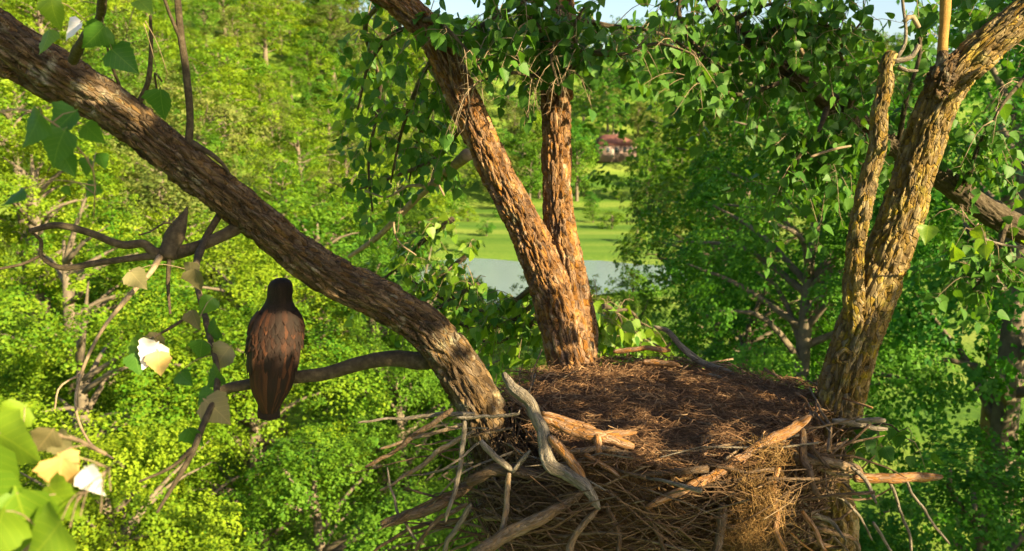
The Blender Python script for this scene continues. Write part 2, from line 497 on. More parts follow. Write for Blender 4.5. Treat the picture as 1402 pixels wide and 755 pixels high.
gx = np.concatenate([np.linspace(-420, -120, 46, endpoint=False), np.linspace(-120, 120, 121, endpoint=False), np.linspace(120, 420, 47)])
gy = np.concatenate([np.linspace(-120, 0, 20, endpoint=False), np.linspace(0, 260, 105, endpoint=False), np.linspace(260, 900, 60)])
GX, GY = np.meshgrid(gx, gy)
GZ = ground_h(GX, GY)
nx_, ny_ = len(gx), len(gy)
i, j = np.meshgrid(np.arange(ny_ - 1), np.arange(nx_ - 1), indexing='ij')
q = np.stack([i * nx_ + j, i * nx_ + j + 1, (i + 1) * nx_ + j + 1, (i + 1) * nx_ + j], -1).reshape(-1, 4)
tag(link('ground', make_mesh('ground', np.stack([GX, GY, GZ], -1).reshape(-1, 3), q), None, M['meadow']),
    'green valley meadow rising into a wooded hillside', None, None, 'structure')

ang = np.linspace(0, 2 * np.pi, 72, endpoint=False)
pr = 1 + .16 * np.sin(3 * ang + .6) + .09 * np.sin(7 * ang)
pv = np.stack([2 + 20 * pr * np.cos(ang), 102 + 14.5 * pr * np.sin(ang), np.full(72, -0.12)], 1)
pv = np.vstack([pv, [2, 102, -0.12]])
pf = np.stack([np.arange(72), (np.arange(72) + 1) % 72, np.full(72, 72)], 1)
tag(link('pond_water', make_mesh('pond_water', pv, pf, smooth=False), None, M['water']), 'pale pond on the valley floor', None, None, 'structure')


# ---------------------------------------------------------------- trees of the wood
def crown_tree(name, seed, H, trunk_h, R, nclump, per, leaf, droop=0.15, clump=(0.8, 1.5), tseg=7, sprays=16):
    """returns (trunk mesh, crown mesh) of a broadleaf tree standing at the origin"""
    g = np.random.default_rng(seed)
    cz = trunk_h + (H - trunk_h) * 0.52
    hz = (H - trunk_h) * 0.52
    cs = []
    tries = 0
    while len(cs) < nclump and tries < nclump * 40:
        tries += 1
        d = norm(g.normal(size=3))
        rr = g.uniform(0.25, 1) ** 0.5
        lob = 0.45 + 1.0 * vnoise((d * 1.7 + seed)[None], seed)[0]
        p = d * rr * lob * np.array([R, R, hz]) 
        zz = (p[2] / hz + 1) / 2
        if zz > 0.5: p[:2] *= 1 - 0.35 * (zz - .5) * 2
        p[2] += cz
        if all(np.linalg.norm(p - c) > 1.05 * clump[0] for c in cs[-90:]):
            cs.append(p)
    cs = np.array(cs)
    A = Acc()
    ctr = np.array([0, 0, cz - .2 * hz])
    for c in cs:
        s = g.uniform(*clump)
        n = int(per * (s / np.mean(clump)) ** 2 * g.uniform(.7, 1.25))
        ns = max(5, int(sprays * (s / np.mean(clump)) ** 2))
        sd_ = norm(g.normal(size=(ns, 3)) + np.array([0, 0, .45]) + norm(c - ctr) * .5)
        sc_ = c + sd_ * s * np.array([1, 1, .8]) * g.uniform(.45, 1.05, (ns, 1))
        k_ = g.integers(0, ns, n)
        d = sd_[k_]
        sr = s * .31 * g.uniform(.6, 1.3, (ns, 1))[k_]
        off = g.normal(size=(n, 3)) * .55
        off -= d * (np.sum(off * d, 1, keepdims=True)) * .65
        pos = sc_[k_] + off * sr
        pos[:, 2] -= droop * np.sum(off ** 2, 1) * sr[:, 0] * 1.6
        stone = g.normal(0, .11, ns)[k_]
        nrm = norm(d * 0.9 + norm(c - ctr) * 0.3 + np.array([0, 0, .5]) + g.normal(size=(n, 3)) * .5)
        ax = norm(np.cross(nrm, g.normal(size=(n, 3))))
        ay = np.cross(nrm, ax)
        sz = leaf * g.uniform(.65, 1.35, n)[:, None]
        v = np.stack([pos - ax * sz * .5, pos + ay * sz * .36 + nrm * sz * .10, pos + ax * sz * .55, pos - ay * sz * .36 + nrm * sz * .10], 1).reshape(-1, 3)
        f = np.arange(4 * n).reshape(-1, 4)
        tone = g.normal(0, .16)
        A.add(v, f, np.repeat(np.clip(g.normal(.5 + tone + stone, .16, n), 0, 1), 4))
    crown = A.mesh(name + '_crown', smooth=False)
    T = Acc()
    r0 = 0.022 * H + .04
    lean = g.normal(0, .25, 2)
    top = np.array([lean[0], lean[1], H * .86])
    v, f = tube([[0, 0, -1.5], [lean[0] * .2, lean[1] * .2, trunk_h * .7], [lean[0] * .5, lean[1] * .7, cz], top], [r0 * 1.25, r0, r0 * .6, r0 * .12], .8, tseg)
    T.add(v, f)
    for c in cs[g.permutation(len(cs))[:26]]:
        z0 = np.clip(c[2] - g.uniform(.8, 2.2), trunk_h * .6, H * .8)
        b = np.array([lean[0] * z0 / H, lean[1] * z0 / H, z0])
        mid = (b + c) / 2 + np.array([0, 0, .25]) + g.normal(0, .15, 3)
        v, f = tube([b, mid, c], [r0 * .33, r0 * .2, r0 * .06], .6, 5)
        T.add(v, f)
    return T.mesh(name + '_trunk'), crown


NEAR = [crown_tree('near_tree', 100 + k, 14.0, 3.5, [4.3, 4.8, 4.0][k], 58, 640, .11, clump=(.55, 1.6), sprays=15) for k in range(3)]
HILL = [crown_tree('hill_tree', 200 + k, [13, 14.5, 12, 15][k], 3.0, [3.7, 4.2, 4.4, 3.9][k], 46, 210, .21, clump=(.7, 1.7), tseg=6, sprays=15) for k in range(4)]
FAR = [crown_tree('far_tree', 300 + k, [14, 12, 15][k], 2.5, [4.6, 4.6, 4.3][k], 38, 130, .34, clump=(.9, 2.1), tseg=5, sprays=10) for k in range(3)]


CROWN_ME = {}


def plant_tree(name, protos, k, x, y, H, rot, matname, wide=1.0, z=None):
    tm, cm = protos[k % len(protos)]
    base_h = max(v.co.z for v in cm.vertices) if 'h' not in cm else cm['h']
    cm['h'] = base_h
    s = H / base_h
    root = empty(name, (x, y, float(ground_h(x, y)) if z is None else z))
    root.rotation_euler = (0, 0, rot)
    root.scale = (s * wide, s * wide, s)
    t = link('trunk', tm, root)
    if not tm.materials: tm.materials.append(M['far_bark'])
    key = (cm.name, matname)
    if key not in CROWN_ME:
        me = cm.copy(); me.materials.clear(); me.materials.append(M[matname]); CROWN_ME[key] = me
    link('crown', CROWN_ME[key], root)
    return root


# dark wood to the right of the nest, each tree on its own
right_wood = [
    (9.4, 27.0, 19.0, 'fol_green', .82, 'tall dark green tree rising just left of the lichen trunk'),
    (14.6, 24.0, 22.5, 'fol_green', .85, 'tall dark green tree behind the lichen trunk at the edge of view'),
    (9.6, 34.0, 13.0, 'fol_green', 1.15, 'rounded dark green tree beside the pond behind the nest'),
    (13.4, 36.0, 22.5, 'fol_green', .95, 'tallest dark green tree filling the gap over the nest'),
    (21.5, 36.0, 25.0, 'fol_green', 1.0, 'tall shaded tree in the upper corner beyond the lichen trunk'),
    (4.4, 19.0, 9.0, 'fol_green', 1.1, 'low dark green tree directly behind the nest rim'),
    (6.6, 15.0, 10.8, 'fol_green', 1.1, 'leafy green treetop just behind the lichen trunk base'),
    (9.6, 15.5, 12.4, 'fol_green', 1.05, 'leafy green treetop at the corner below the lichen trunk'),
    (11.6, 47.0, 17.0, 'fol_mid', 1.2, 'sunlit tree with pale top left of the dark wood'),
    (15.0, 56.0, 22.0, 'fol_olive', .95, 'olive tree with pinkish lit top above the dark wood'),
    (19.0, 64.0, 28.0, 'fol_mid', 1.1, 'mid green tree behind the dark wood near the dark limb'),
    (7.6, 19.0, 11.4, 'fol_green', .8, 'shaded green treetop under the long stick poking out of the nest'),
    (7.0, 11.5, 6.6, 'fol_green', 1.0, 'low green bush crown beneath the end of the long nest stick'),
]
for n_, (x, y, H, mt, w, lab) in enumerate(right_wood):
    tag(plant_tree('broadleaf_tree', NEAR if y < 40 else HILL, n_, x, y, H, n_ * 1.9, mt, w), lab, 'tree', 'trees right of the nest')

# treetops below the eagle, seen from above
left_wood = [
    (-6.2, 14.5, 10.4, 'fol_yellow', 1.0, 'bright treetop below the eagle tail in the bottom corner'),
    (-2.7, 15.5, 9.6, 'fol_green', 1.0, 'dark green treetop against the lower side of the nest'),
    (-9.2, 18.5, 11.8, 'fol_yellow', 1.0, 'sunlit yellow green tree behind the hanging withered leaves'),
    (-4.6, 20.0, 10.8, 'fol_mid', 1.05, 'mid green tree behind the eagle perch branch'),
    (-12.6, 24.0, 13.4, 'fol_yellow', 1.1, 'full yellow green tree at the picture edge below the dead branch'),
    (-8.2, 26.0, 13.4, 'fol_yellow', 1.1, 'bright yellow green tree directly behind the eagle'),
    (-3.6, 28.0, 11.0, 'fol_mid', 1.1, 'green tree just beyond the curved end of the leaning limb'),
    (-16.5, 31.0, 14.4, 'fol_yellow', 1.15, 'yellow green tree behind the looped dead branch'),
    (-11.0, 35.0, 14.2, 'fol_yellow', 1.15, 'tall sunlit tree behind the middle of the leaning limb'),
    (-6.0, 37.0, 13.0, 'fol_mid', 1.15, 'mid green tree left of the pale dead bough'),
    (-3.5, 31.0, 14.4, 'fol_mid', .62, 'slim tree between the leaning limb and the leaning fork'),
    (-2.6, 52.0, 8.6, 'fol_yellow', .8, 'small sunlit tree at the near corner of the lawn'),
    (0.8, 24.0, 9.2, 'fol_mid', 1.05, 'low leafy tree behind the forked trunk base'),
    (-1.6, 40.0, 9.4, 'fol_yellow', 1.2, 'sunlit bush topped tree below the lawn'),
    (3.6, 29.0, 11.0, 'fol_yellow', .8, 'sunlit treetop peeping over the far rim of the nest'),
    (5.6, 40.0, 10.4, 'fol_mid', .8, 'mid green treetop between the pond and the nest'),
    (3.6, 46.0, 7.6, 'fol_yellow', 1.2, 'low sunlit tree in front of the pond'),
    (-22.0, 39.0, 15.0, 'fol_yellow', 1.15, 'yellow green tree low on the slope at the picture edge'),
]
for n_, (x, y, H, mt, w, lab) in enumerate(left_wood):
    tag(plant_tree('leafy_tree', NEAR, n_ + 1, x, y, H, n_ * 2.3 + .5, mt, w), lab, 'tree', 'treetops below the eagle')

# unseen trees added towards the sun to keep the right-hand wood in shade
SHADERS = ['nearest', 'middle', 'outermost']
for n_, (x, y, H, w) in enumerate([(19, 11, 22, .8), (17, 6.5, 22, .8), (24, 1, 24, .9)]):
    tag(plant_tree('shade_tree', NEAR, n_, x, y, H, n_ * 1.3, 'fol_green', w), SHADERS[n_] + ' tall unseen tree added towards the evening sun to cast shade', 'tree', 'shade trees towards the sun')

# wooded slope on the left: trees nobody could tell apart share a label
g = np.random.default_rng(5)
placed = []
tries = 0
while len(placed) < 290 and tries < 60000:
    tries += 1
    y = 300 * g.random() ** .72
    if y < 36: continue
    px = g.uniform(-120, 600)
    x = (px - 701) / F * y * 1.0
    if x > -6 - .055 * y: continue
    sp = 5.6 + y * .022
    if any((x - a) ** 2 + (y - b) ** 2 < sp * sp for a, b, *_ in placed): continue
    placed.append((x, y))
for n_, (x, y) in enumerate(placed):
    mt = ['fol_yellow', 'fol_yellow', 'fol_yellow', 'fol_mid', 'fol_olive'][int(g.integers(0, 5))]
    tag(plant_tree('hillside_tree', HILL, int(g.integers(0, 4)), x, y, g.uniform(9, 17), g.uniform(0, 6.28), mt, g.uniform(.85, 1.15) * (1 + y / 500)),
        {'fol_yellow': 'bright yellow green tree', 'fol_mid': 'mid green tree', 'fol_olive': 'dull olive tree'}[mt] + ' in the wood covering the near slope', 'tree', 'trees of the wooded slope beyond the leaning limb')

# far hill beyond the lawn
house_xy = min((P(838, 216, d_) for d_ in np.arange(184, 260, .5)), key=lambda p: abs(float(ground_h(p[0], p[1])) - p[2]))
placed2 = []
tries = 0
while len(placed2) < 230 and tries < 40000:
    tries += 1
    y = g.uniform(186, 345)
    px = g.uniform(430, 1250)
    x = (px - 701) / F * y
    if abs(px - 838) < 42 and y < house_xy[1] + 8: continue
    sp = 6.4 if y < 250 else 8.2
    if any((x - a) ** 2 + (y - b) ** 2 < sp * sp for a, b in placed2): continue
    placed2.append((x, y))
for n_, (x, y) in enumerate(placed2):
    mt = ['fol_yellow', 'fol_mid', 'fol_mid', 'fol_green', 'fol_olive'][int(g.integers(0, 5))]
    tag(plant_tree('far_hill_tree', FAR, int(g.integers(0, 3)), x, y, g.uniform(9.5, 15.5), g.uniform(0, 6.28), mt, g.uniform(.95, 1.25)),
        {'fol_yellow': 'small distant yellow green tree', 'fol_mid': 'small distant mid green tree', 'fol_green': 'small distant dark green tree', 'fol_olive': 'small distant olive tree'}[mt] + ' on the hill across the valley', 'tree', 'trees on the hill across the valley')

# shrubs on the lawn and by the pond
for (px, py, d, H, mt, lab) in [
        (666, 322, 140, 3.6, 'fol_green', 'round dark shrub standing alone on the bright lawn'),
        (640, 300, 160, 3.4, 'fol_yellow', 'low yellow bush on the lawn nearest the pale dead bough'),
        (690, 272, 183, 6.5, 'fol_mid', 'full green bush under the far trees beside the leaning fork'),
        (812, 268, 182, 5.5, 'fol_green', 'dark bush under the far trees beside the upright fork'),
        (838, 312, 150, 4.2, 'fol_mid', 'green bush on the pond bank right of the upright fork'),
        (872, 330, 132, 4.4, 'fol_yellow', 'pale bush on the pond bank beside the dark wood'),
        (880, 290, 160, 6.4, 'fol_mid', 'tall bush between the house and the dark wood'),
        (640, 348, 122, 2.6, 'fol_mid', 'low bush at the far bank of the pond'),
        (735, 392, 82, 5.4, 'fol_mid', 'leafy bush on the near pond bank behind the forked trunk'),
        (812, 402, 78, 5.6, 'fol_yellow', 'yellow green bush on the near pond bank right of the forked trunk'),
        (868, 396, 84, 5.2, 'fol_mid', 'mid green bush on the near pond bank against the dark wood'),
        (650, 400, 80, 5.4, 'fol_mid', 'green bush on the near pond bank left of the forked trunk'),
        (622, 285, 172, 6.0, 'fol_mid', 'bushy tree at the back of the lawn by the pale dead bough'),
        (700, 292, 168, 5.5, 'fol_green', 'dark bush at the back of the lawn touching the leaning fork'),
        (812, 300, 160, 5.0, 'fol_mid', 'bush on the lawn just right of the upright fork'),
        (846, 232, 192, 3.6, 'fol_yellow', 'yellow green bush in front of the red roofed house'),
        (800, 240, 196, 5.0, 'fol_mid', 'green bush left of the red roofed house')]:
    p = P(px, py, d)
    tag(plant_tree('lawn_shrub', FAR, int(px) % 3, p[0], p[1], H, px, mt, 1.35, z=float(ground_h(p[0], p[1])) - .18 * H), lab, 'shrub', 'shrubs on the lawn')

# the house across the valley
hx, hy = house_xy[0], house_xy[1]
hz = float(ground_h(hx, hy))
house = tag(empty('house', (hx, hy, hz)), 'small pink house with red roof half hidden by trees across the valley', 'house')
house.rotation_euler = (0, 0, .35)


def box(x0, x1, y0, y1, z0, z1):
    v = np.array([[x, y, z] for z in (z0, z1) for y in (y0, y1) for x in (x0, x1)], float)
    f = np.array([[0, 2, 3, 1], [4, 5, 7, 6], [0, 1, 5, 4], [2, 6, 7, 3], [0, 4, 6, 2], [1, 3, 7, 5]])
    return v, f


HW, HD, HH = 5.2, 3.6, 3.3
v, f = box(-HW, HW, -HD, HD, -1, HH)
link('wall', make_mesh('house_wall', v, f, smooth=False), house, M['house_wall'])
e = .5
v = np.array([[-HW - e, -HD - e, HH + .003], [HW + e, -HD - e, HH + .003], [HW + e, HD + e, HH + .003], [-HW - e, HD + e, HH + .003], [-HW * .45, 0, HH + 2.6], [HW * .45, 0, HH + 2.6]])
roof = link('roof', make_mesh('house_roof', v, [np.array([[0, 1, 5, 4], [2, 3, 4, 5]]), np.array([[1, 2, 5], [3, 0, 4]]), np.array([[3, 2, 1, 0]])], smooth=False), house, M['house_roof'])
v, f = box(1.0, 1.7, .2, .9, HH + .8, HH + 3.3)
link('chimney', make_mesh('chimney', v, f, smooth=False), roof, M['house_wall'])
for wx in (-3.0, -0.6, 1.8, 3.4):
    v, f = box(wx - .55, wx + .55, -HD - .06, -HD + .02, HH - 1.9, HH - .5)
    w = link('window', make_mesh('window', v, f, smooth=False), house, M['house_trim'])
    v, f = box(wx - .42, wx + .42, -HD - .08, -HD, HH - 1.78, HH - .62)
    link('pane', make_mesh('pane', v, f, smooth=False), w, M['house_glass'])
v, f = box(-2.2, -1.35, -HD - .07, -HD + .02, HH - 3.2, HH - 1.0)
link('door', make_mesh('door', v, f, smooth=False), house, M['house_trim'])


# ---------------------------------------------------------------- the nest tree
NEST = P(905, 548, 4.95)
tree_base = np.array([NEST[0] - .1, NEST[1] + .1, 0.0])
cotton = tag(empty('cottonwood_tree', tuple(tree_base)), 'old furrowed cottonwood whose spreading limbs cradle the stick nest', 'tree')
CINV = np.array(tree_base)


def px_r(w, d):
    return w / 2 / F * d


def limb_from_px(rows):
    pts = [P(a, b, d) for a, b, d, w in rows]
    rad = [px_r(w, d) for a, b, d, w in rows]
    return pts, rad


GIRTH = .88


def add_limb(name, rows, mat, depth=.02, seed=1, parent=None, seg=None, step=.011, cw=.030, cl=.24, extra_pts=None, extra_rad=None, lump=.05, girth=1.0):
    pts, rad = limb_from_px(rows)
    if extra_pts is not None:
        pts = [np.array(p) for p in extra_pts] + pts
        rad = list(extra_rad) + rad
    rad = [r_ * GIRTH * girth for r_ in rad]
    rm = np.mean(rad)
    seg = seg or int(np.clip(2 * np.pi * rm / .0065, 10, 170))
    v, f = tube(np.array(pts) - CINV, rad, step, seg, bark(depth, cw, cl, seed, lump))
    return link(name, make_mesh(name, v, f, blade=GRAIN[0]), parent or cotton, M[mat])


CROTCH = NEST + np.array([-.05, .25, -1.9])
# main bole below the nest
v, f = tube(np.array([tree_base + [0, 0, -.5], tree_base + [0.1, .1, 6], NEST + np.array([-.05, .2, -5]), CROTCH, CROTCH + [0, 0, .5]]) - CINV, [.8, .55, .47, .42, .25], .05, 64, bark(.03, .07, .25, 3))
link('trunk', make_mesh('trunk', v, f, blade=GRAIN[0]), cotton, M['bark'])

limb_left = add_limb('leaning_limb', [
    (720, 700, 4.95, 84), (672, 590, 4.85, 80), (643, 530, 4.8, 72), (598, 465, 4.75, 68), (540, 421, 4.7, 64), (440, 370, 4.6, 62),
    (345, 295, 4.45, 60), (250, 222, 4.3, 62), (165, 155, 4.2, 70), (85, 105, 4.1, 78), (0, 45, 4.0, 62), (-90, -25, 3.9, 58), (-220, -140, 3.8, 50)],
    'bark', .020, 5, extra_pts=[CROTCH], extra_rad=[.22], girth=.92)
add_limb('leaning_limb_fork', [(150, 152, 4.22, 44), (70, 117, 4.14, 46), (10, 84, 4.08, 46), (-70, 45, 4.0, 44), (-200, 0, 3.9, 40)], 'bark', .019, 9)
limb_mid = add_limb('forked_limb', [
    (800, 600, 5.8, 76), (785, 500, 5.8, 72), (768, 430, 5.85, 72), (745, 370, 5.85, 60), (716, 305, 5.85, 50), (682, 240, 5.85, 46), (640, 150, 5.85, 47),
    (603, 70, 5.8, 44), (575, 28, 5.75, 42), (530, -8, 5.7, 40), (460, -50, 5.6, 36)], 'bark_sunlit', .024, 13, extra_pts=[CROTCH + [.05, .1, 0]], extra_rad=[.22])
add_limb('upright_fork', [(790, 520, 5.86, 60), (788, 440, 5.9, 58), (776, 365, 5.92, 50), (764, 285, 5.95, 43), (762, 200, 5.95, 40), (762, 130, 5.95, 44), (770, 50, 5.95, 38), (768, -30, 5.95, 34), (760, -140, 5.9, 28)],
         'bark_sunlit', .023, 17)
limb_right = add_limb('lichen_limb', [
    (1122, 770, 4.95, 72), (1128, 650, 4.95, 76), (1147, 560, 4.92, 78), (1167, 480, 4.9, 76), (1203, 380, 4.88, 76), (1235, 295, 4.86, 68), (1257, 220, 4.84, 64),
    (1288, 135, 4.8, 62), (1330, 82, 4.75, 58), (1400, 25, 4.7, 54), (1500, -60, 4.6, 50), (1700, -200, 4.4, 44), (2050, -330, 4.2, 34)], 'bark_lichen', .020, 21,
    extra_pts=[CROTCH + [.1, 0, 0]], extra_rad=[.22], girth=.90)
add_limb('slender_limb', [(1172, 470, 4.88, 30), (1168, 400, 4.78, 30), (1171, 345, 4.69, 26), (1180, 292, 4.66, 25), (1189, 245, 4.66, 25), (1201, 205, 4.66, 25), (1203, 160, 4.66, 22), (1212, 118, 4.66, 21), (1213, 92, 4.66, 18), (1221, 72, 4.66, 13)], 'bark_lichen', .014, 25, cw=.03, cl=.12)
# shaded limb crossing behind the lichen limb
limb_dark = add_limb('shaded_limb', [(1620, 420, 7.6, 40), (1480, 350, 7.4, 40), (1370, 300, 7.3, 38), (1290, 245, 7.2, 34), (1200, 185, 7.1, 30), (1135, 140, 7.0, 30), (1088, 106, 6.9, 26), (1038, 65, 6.8, 24), (990, 22, 6.7, 20), (950, -40, 6.6, 16)],
                    'bark_dark', .010, 29, step=.018)


def branch(rows, mat='bark_dark', parent=None, name='branch', knob=.12, seg=9, step=.03):
    pts, rad = limb_from_px(rows)
    sd = int(abs(rows[0][0]) * 7 + abs(rows[0][1])) % 997

    def dsp(TH, S, r):
        return r[:, None] * (knob * 2 * (fbm(np.stack([np.cos(TH) * 1.2, np.sin(TH) * 1.2, S * 9], -1), 3, sd) - .5) + .25 * np.clip(vnoise(np.stack([0 * TH, 0 * TH + 3, S * 6], -1), sd) - .65, 0, 1) * 3)
    v, f = tube(np.array(pts) - CINV, rad, step, seg, dsp)
    o = link(name, make_mesh(name, v, f, blade=GRAIN[0]), parent or cotton, M[mat])
    return np.array(pts)


# perch of the eagle
branch([(612, 488, 4.85, 26), (575, 494, 4.86, 24), (535, 491, 4.88, 21), (490, 499, 4.9, 19), (445, 512, 4.9, 18), (400, 517, 4.9, 17), (350, 525, 4.9, 16), (315, 531, 4.88, 14), (296, 540, 4.86, 9)], name='perch_branch', seg=16, step=.015, parent=limb_left)
# looped dead branch under the leaning limb
branch([(345, 300, 4.48, 20), (310, 320, 4.42, 17), (270, 338, 4.35, 15), (232, 348, 4.25, 20), (212, 346, 4.2, 16), (196, 334, 4.18, 12), (165, 335, 4.15, 11), (120, 318, 4.1, 10), (78, 309, 4.06, 9), (40, 317, 4.02, 7)], name='dead_branch', seg=12, step=.014, parent=limb_left)
branch([(216, 350, 4.2, 12), (180, 354, 4.18, 9), (130, 361, 4.14, 9), (85, 367, 4.1, 8), (58, 352, 4.08, 6), (56, 330, 4.06, 5), (44, 319, 4.03, 4)], name='dead_branch', seg=10, step=.014, parent=limb_left)
branch([(56, 350, 4.08, 5), (30, 362, 4.05, 4), (-10, 370, 4.0, 3)], name='dead_twig', seg=6, parent=limb_left)
branch([(228, 352, 4.22, 26), (238, 325, 4.24, 24), (252, 296, 4.26, 9), (256, 284, 4.27, 3)], name='dead_stub', seg=12, step=.012, parent=limb_left)
branch([(256, 330, 4.26, 3), (232, 305, 4.2, 3), (205, 318, 4.1, 2.5), (190, 322, 4.05, 2)], name='dead_twig', seg=5, parent=limb_left)
branch([(220, 350, 4.2, 10), (205, 375, 4.1, 7), (180, 402, 4.0, 6), (140, 452, 3.9, 5), (112, 510, 3.8, 4.5), (104, 560, 3.7, 4), (122, 605, 3.6, 3.5), (155, 628, 3.5, 3)], 'twig', name='dead_twig', seg=7, parent=limb_left)
branch([(112, 512, 3.8, 3.5), (82, 530, 3.75, 3), (75, 560, 3.7, 2.5)], 'twig', name='dead_twig', seg=5, parent=limb_left)
branch([(232, 352, 4.22, 7), (230, 390, 4.2, 5), (233, 430, 4.18, 3)], name='dead_twig', seg=6, parent=limb_left)
# upright shoots above the leaning limb
branch([(258, 200, 4.28, 11), (260, 160, 4.25, 10), (255, 100, 4.2, 10), (248, 50, 4.15, 10), (243, 0, 4.1, 9), (238, -60, 4.05, 8)], name='shoot', seg=9, parent=limb_left)
branch([(248, 55, 4.15, 5), (232, 18, 4.1, 4), (222, -10, 4.05, 4)], name='shoot', seg=6, parent=limb_left)
branch([(190, 142, 4.2, 9), (203, 112, 4.15, 7), (207, 70, 4.1, 6), (206, 22, 4.0, 4)], name='shoot', seg=7, parent=limb_left)
branch([(168, 128, 4.2, 4), (155, 95, 4.1, 4), (146, 62, 4.0, 3)], name='shoot', seg=6, parent=limb_left)
branch([(215, 125, 4.2, 3), (212, 100, 4.1, 2.5), (222, 112, 4.1, 2.5)], name='shoot', seg=5, parent=limb_left)
branch([(262, 196, 4.28, 9), (290, 212, 4.3, 7), (305, 225, 4.32, 5), (314, 238, 4.33, 4)], name='shoot', seg=7, parent=limb_left)
b_tl = branch([(100, 82, 3.9, 15), (112, 58, 3.6, 13), (132, 35, 3.3, 12), (140, 5, 3.0, 11), (142, -60, 2.7, 10)], name='shoot', seg=9, parent=limb_left)
# cane and broken forks on the lichen limb
branch([(1291, 92, 4.72, 15), (1291, 60, 4.72, 13), (1294, 20, 4.72, 12), (1296, -50, 4.72, 11)], 'cane', name='cane', seg=10, parent=limb_right)
add_limb('burl', [(1282, 150, 4.80, 14), (1284, 122, 4.73, 34), (1292, 100, 4.71, 36), (1302, 84, 4.72, 24), (1318, 74, 4.76, 10)], 'bark', .022, 51, parent=limb_right, seg=60, step=.006, cw=.022, cl=.045, lump=.22)
branch([(1290, 112, 4.72, 12), (1290, 98, 4.70, 20), (1291, 84, 4.71, 17), (1291, 72, 4.72, 13)], 'bark', name='burl', seg=24, step=.006, parent=limb_right, knob=.35)
branch([(1222, 84, 4.66, 9), (1238, 82, 4.66, 8), (1250, 76, 4.66, 8), (1258, 62, 4.66, 7)], 'stick_grey', name='broken_stub', seg=7, parent=limb_right)
branch([(1230, 92, 4.66, 7), (1243, 97, 4.66, 5), (1257, 97, 4.66, 3)], 'stick_grey', name='broken_stub', seg=6, parent=limb_right)
branch([(1228, 80, 4.66, 6), (1239, 60, 4.66, 5), (1240, 35, 4.66, 4), (1236, 5, 4.66, 4), (1234, -40, 4.66, 4)], 'stick_grey', name='broken_stub', seg=6, parent=limb_right)
branch([(1238, 30, 4.66, 7), (1248, 22, 4.66, 8), (1258, 38, 4.66, 6)], 'twig', name='broken_stub', seg=6, parent=limb_right)
# knot of an old scar on the lichen limb
for a in np.linspace(0, 2 * np.pi, 9)[:-1]:
    pass
kv = []
kc = np.array(P(1157, 489, 4.775)) - CINV
v, f = tube([kc + np.array([.042 * math.cos(t) + .006 * math.sin(3 * t), .012 + .004 * math.sin(5 * t), .036 * math.sin(t) + .005 * math.cos(4 * t)]) for t in np.linspace(0, 2 * np.pi, 14)], [.013, .015, .011, .014, .016, .012, .013, .015, .011, .013, .015, .012, .014, .013], .008, 9,
            lambda TH, S, r: r[:, None] * .5 * (fbm(np.stack([np.cos(TH), np.sin(TH), S * 30], -1), 2, 3) - .5))
link('knot', make_mesh('knot', v, f, blade=GRAIN[0]), limb_right, M['bark_lichen'])

# ---- leafy sprays
LEAVES = []       # (pos, rot 3x3, size, material)
TWIGS = Acc()
g = np.random.default_rng(21)


def put_leaf(base, d, nrm, size, mat):
    d = norm(d); x = norm(np.cross(d, nrm)); z = np.cross(x, d)
    LEAVES.append((base, np.stack([x, d, z], 1), size, mat))


def twig(pts, r0, r1, seg=4, step=.06):
    v, f = tube(np.array(pts) - CINV, np.linspace(r0, r1, len(pts)), step, seg)
    TWIGS.add(v, f, g.random())


def spray(path, n_twigs, tw_len, leaf=.085, mat='leaf_own', gap=.06, droop=.5, thick=.006, spread=1.0, both=('leaf_own', 0.0)):
    """side twigs hung with leaves along a branch path (world points)"""
    path, _, s = resample(path, np.ones(len(path)), .05)
    for k in range(n_twigs):
        i = int(g.integers(0, len(path)))
        b = path[i]
        tg = norm(path[min(i + 1, len(path) - 1)] - path[max(i - 1, 0)])
        d = norm(tg * .5 + norm(g.normal(size=3)) * spread + np.array([0, 0, -.1]))
        Lg = tw_len * g.uniform(.5, 1.3)
        m_ = b + d * Lg * .5 + np.array([0, 0, .03])
        e_ = b + d * Lg + np.array([0, 0, -droop * Lg * .5])
        twig([b, m_, e_], thick * .6, thick * .25)
        c, _, _ = resample([b, m_, e_], [1, 1, 1], gap)
        for q_ in c[1:]:
            for _k in range(1 if g.random() < .7 else 2):
                pd = norm(d * .3 + g.normal(size=3) * .8 + np.array([0, 0, -.35]))
                pl = g.uniform(.03, .07)
                base = q_ + pd * pl
                twig([q_, base], .0012, .001, 3, .1)
                ld = pd * .5 + np.array([0, 0, -.75]) + g.normal(size=3) * .38
                put_leaf(base, ld, g.normal(size=3) + TO_SUN * .5, leaf * g.uniform(.7, 1.25), both[0] if g.random() < both[1] else mat)


def spray_px(rows, n_twigs, tw_len, thick=8, mat_b='bark_dark', **kw):
    """branch given as (px, py, depth)"""
    ws = np.linspace(thick, thick * .35, len(rows))
    pts = branch([(a, b, d, w) for (a, b, d), w in zip(rows, ws)], mat_b, name='branch', seg=6, step=.05)
    spray(pts, n_twigs, tw_len, **kw)


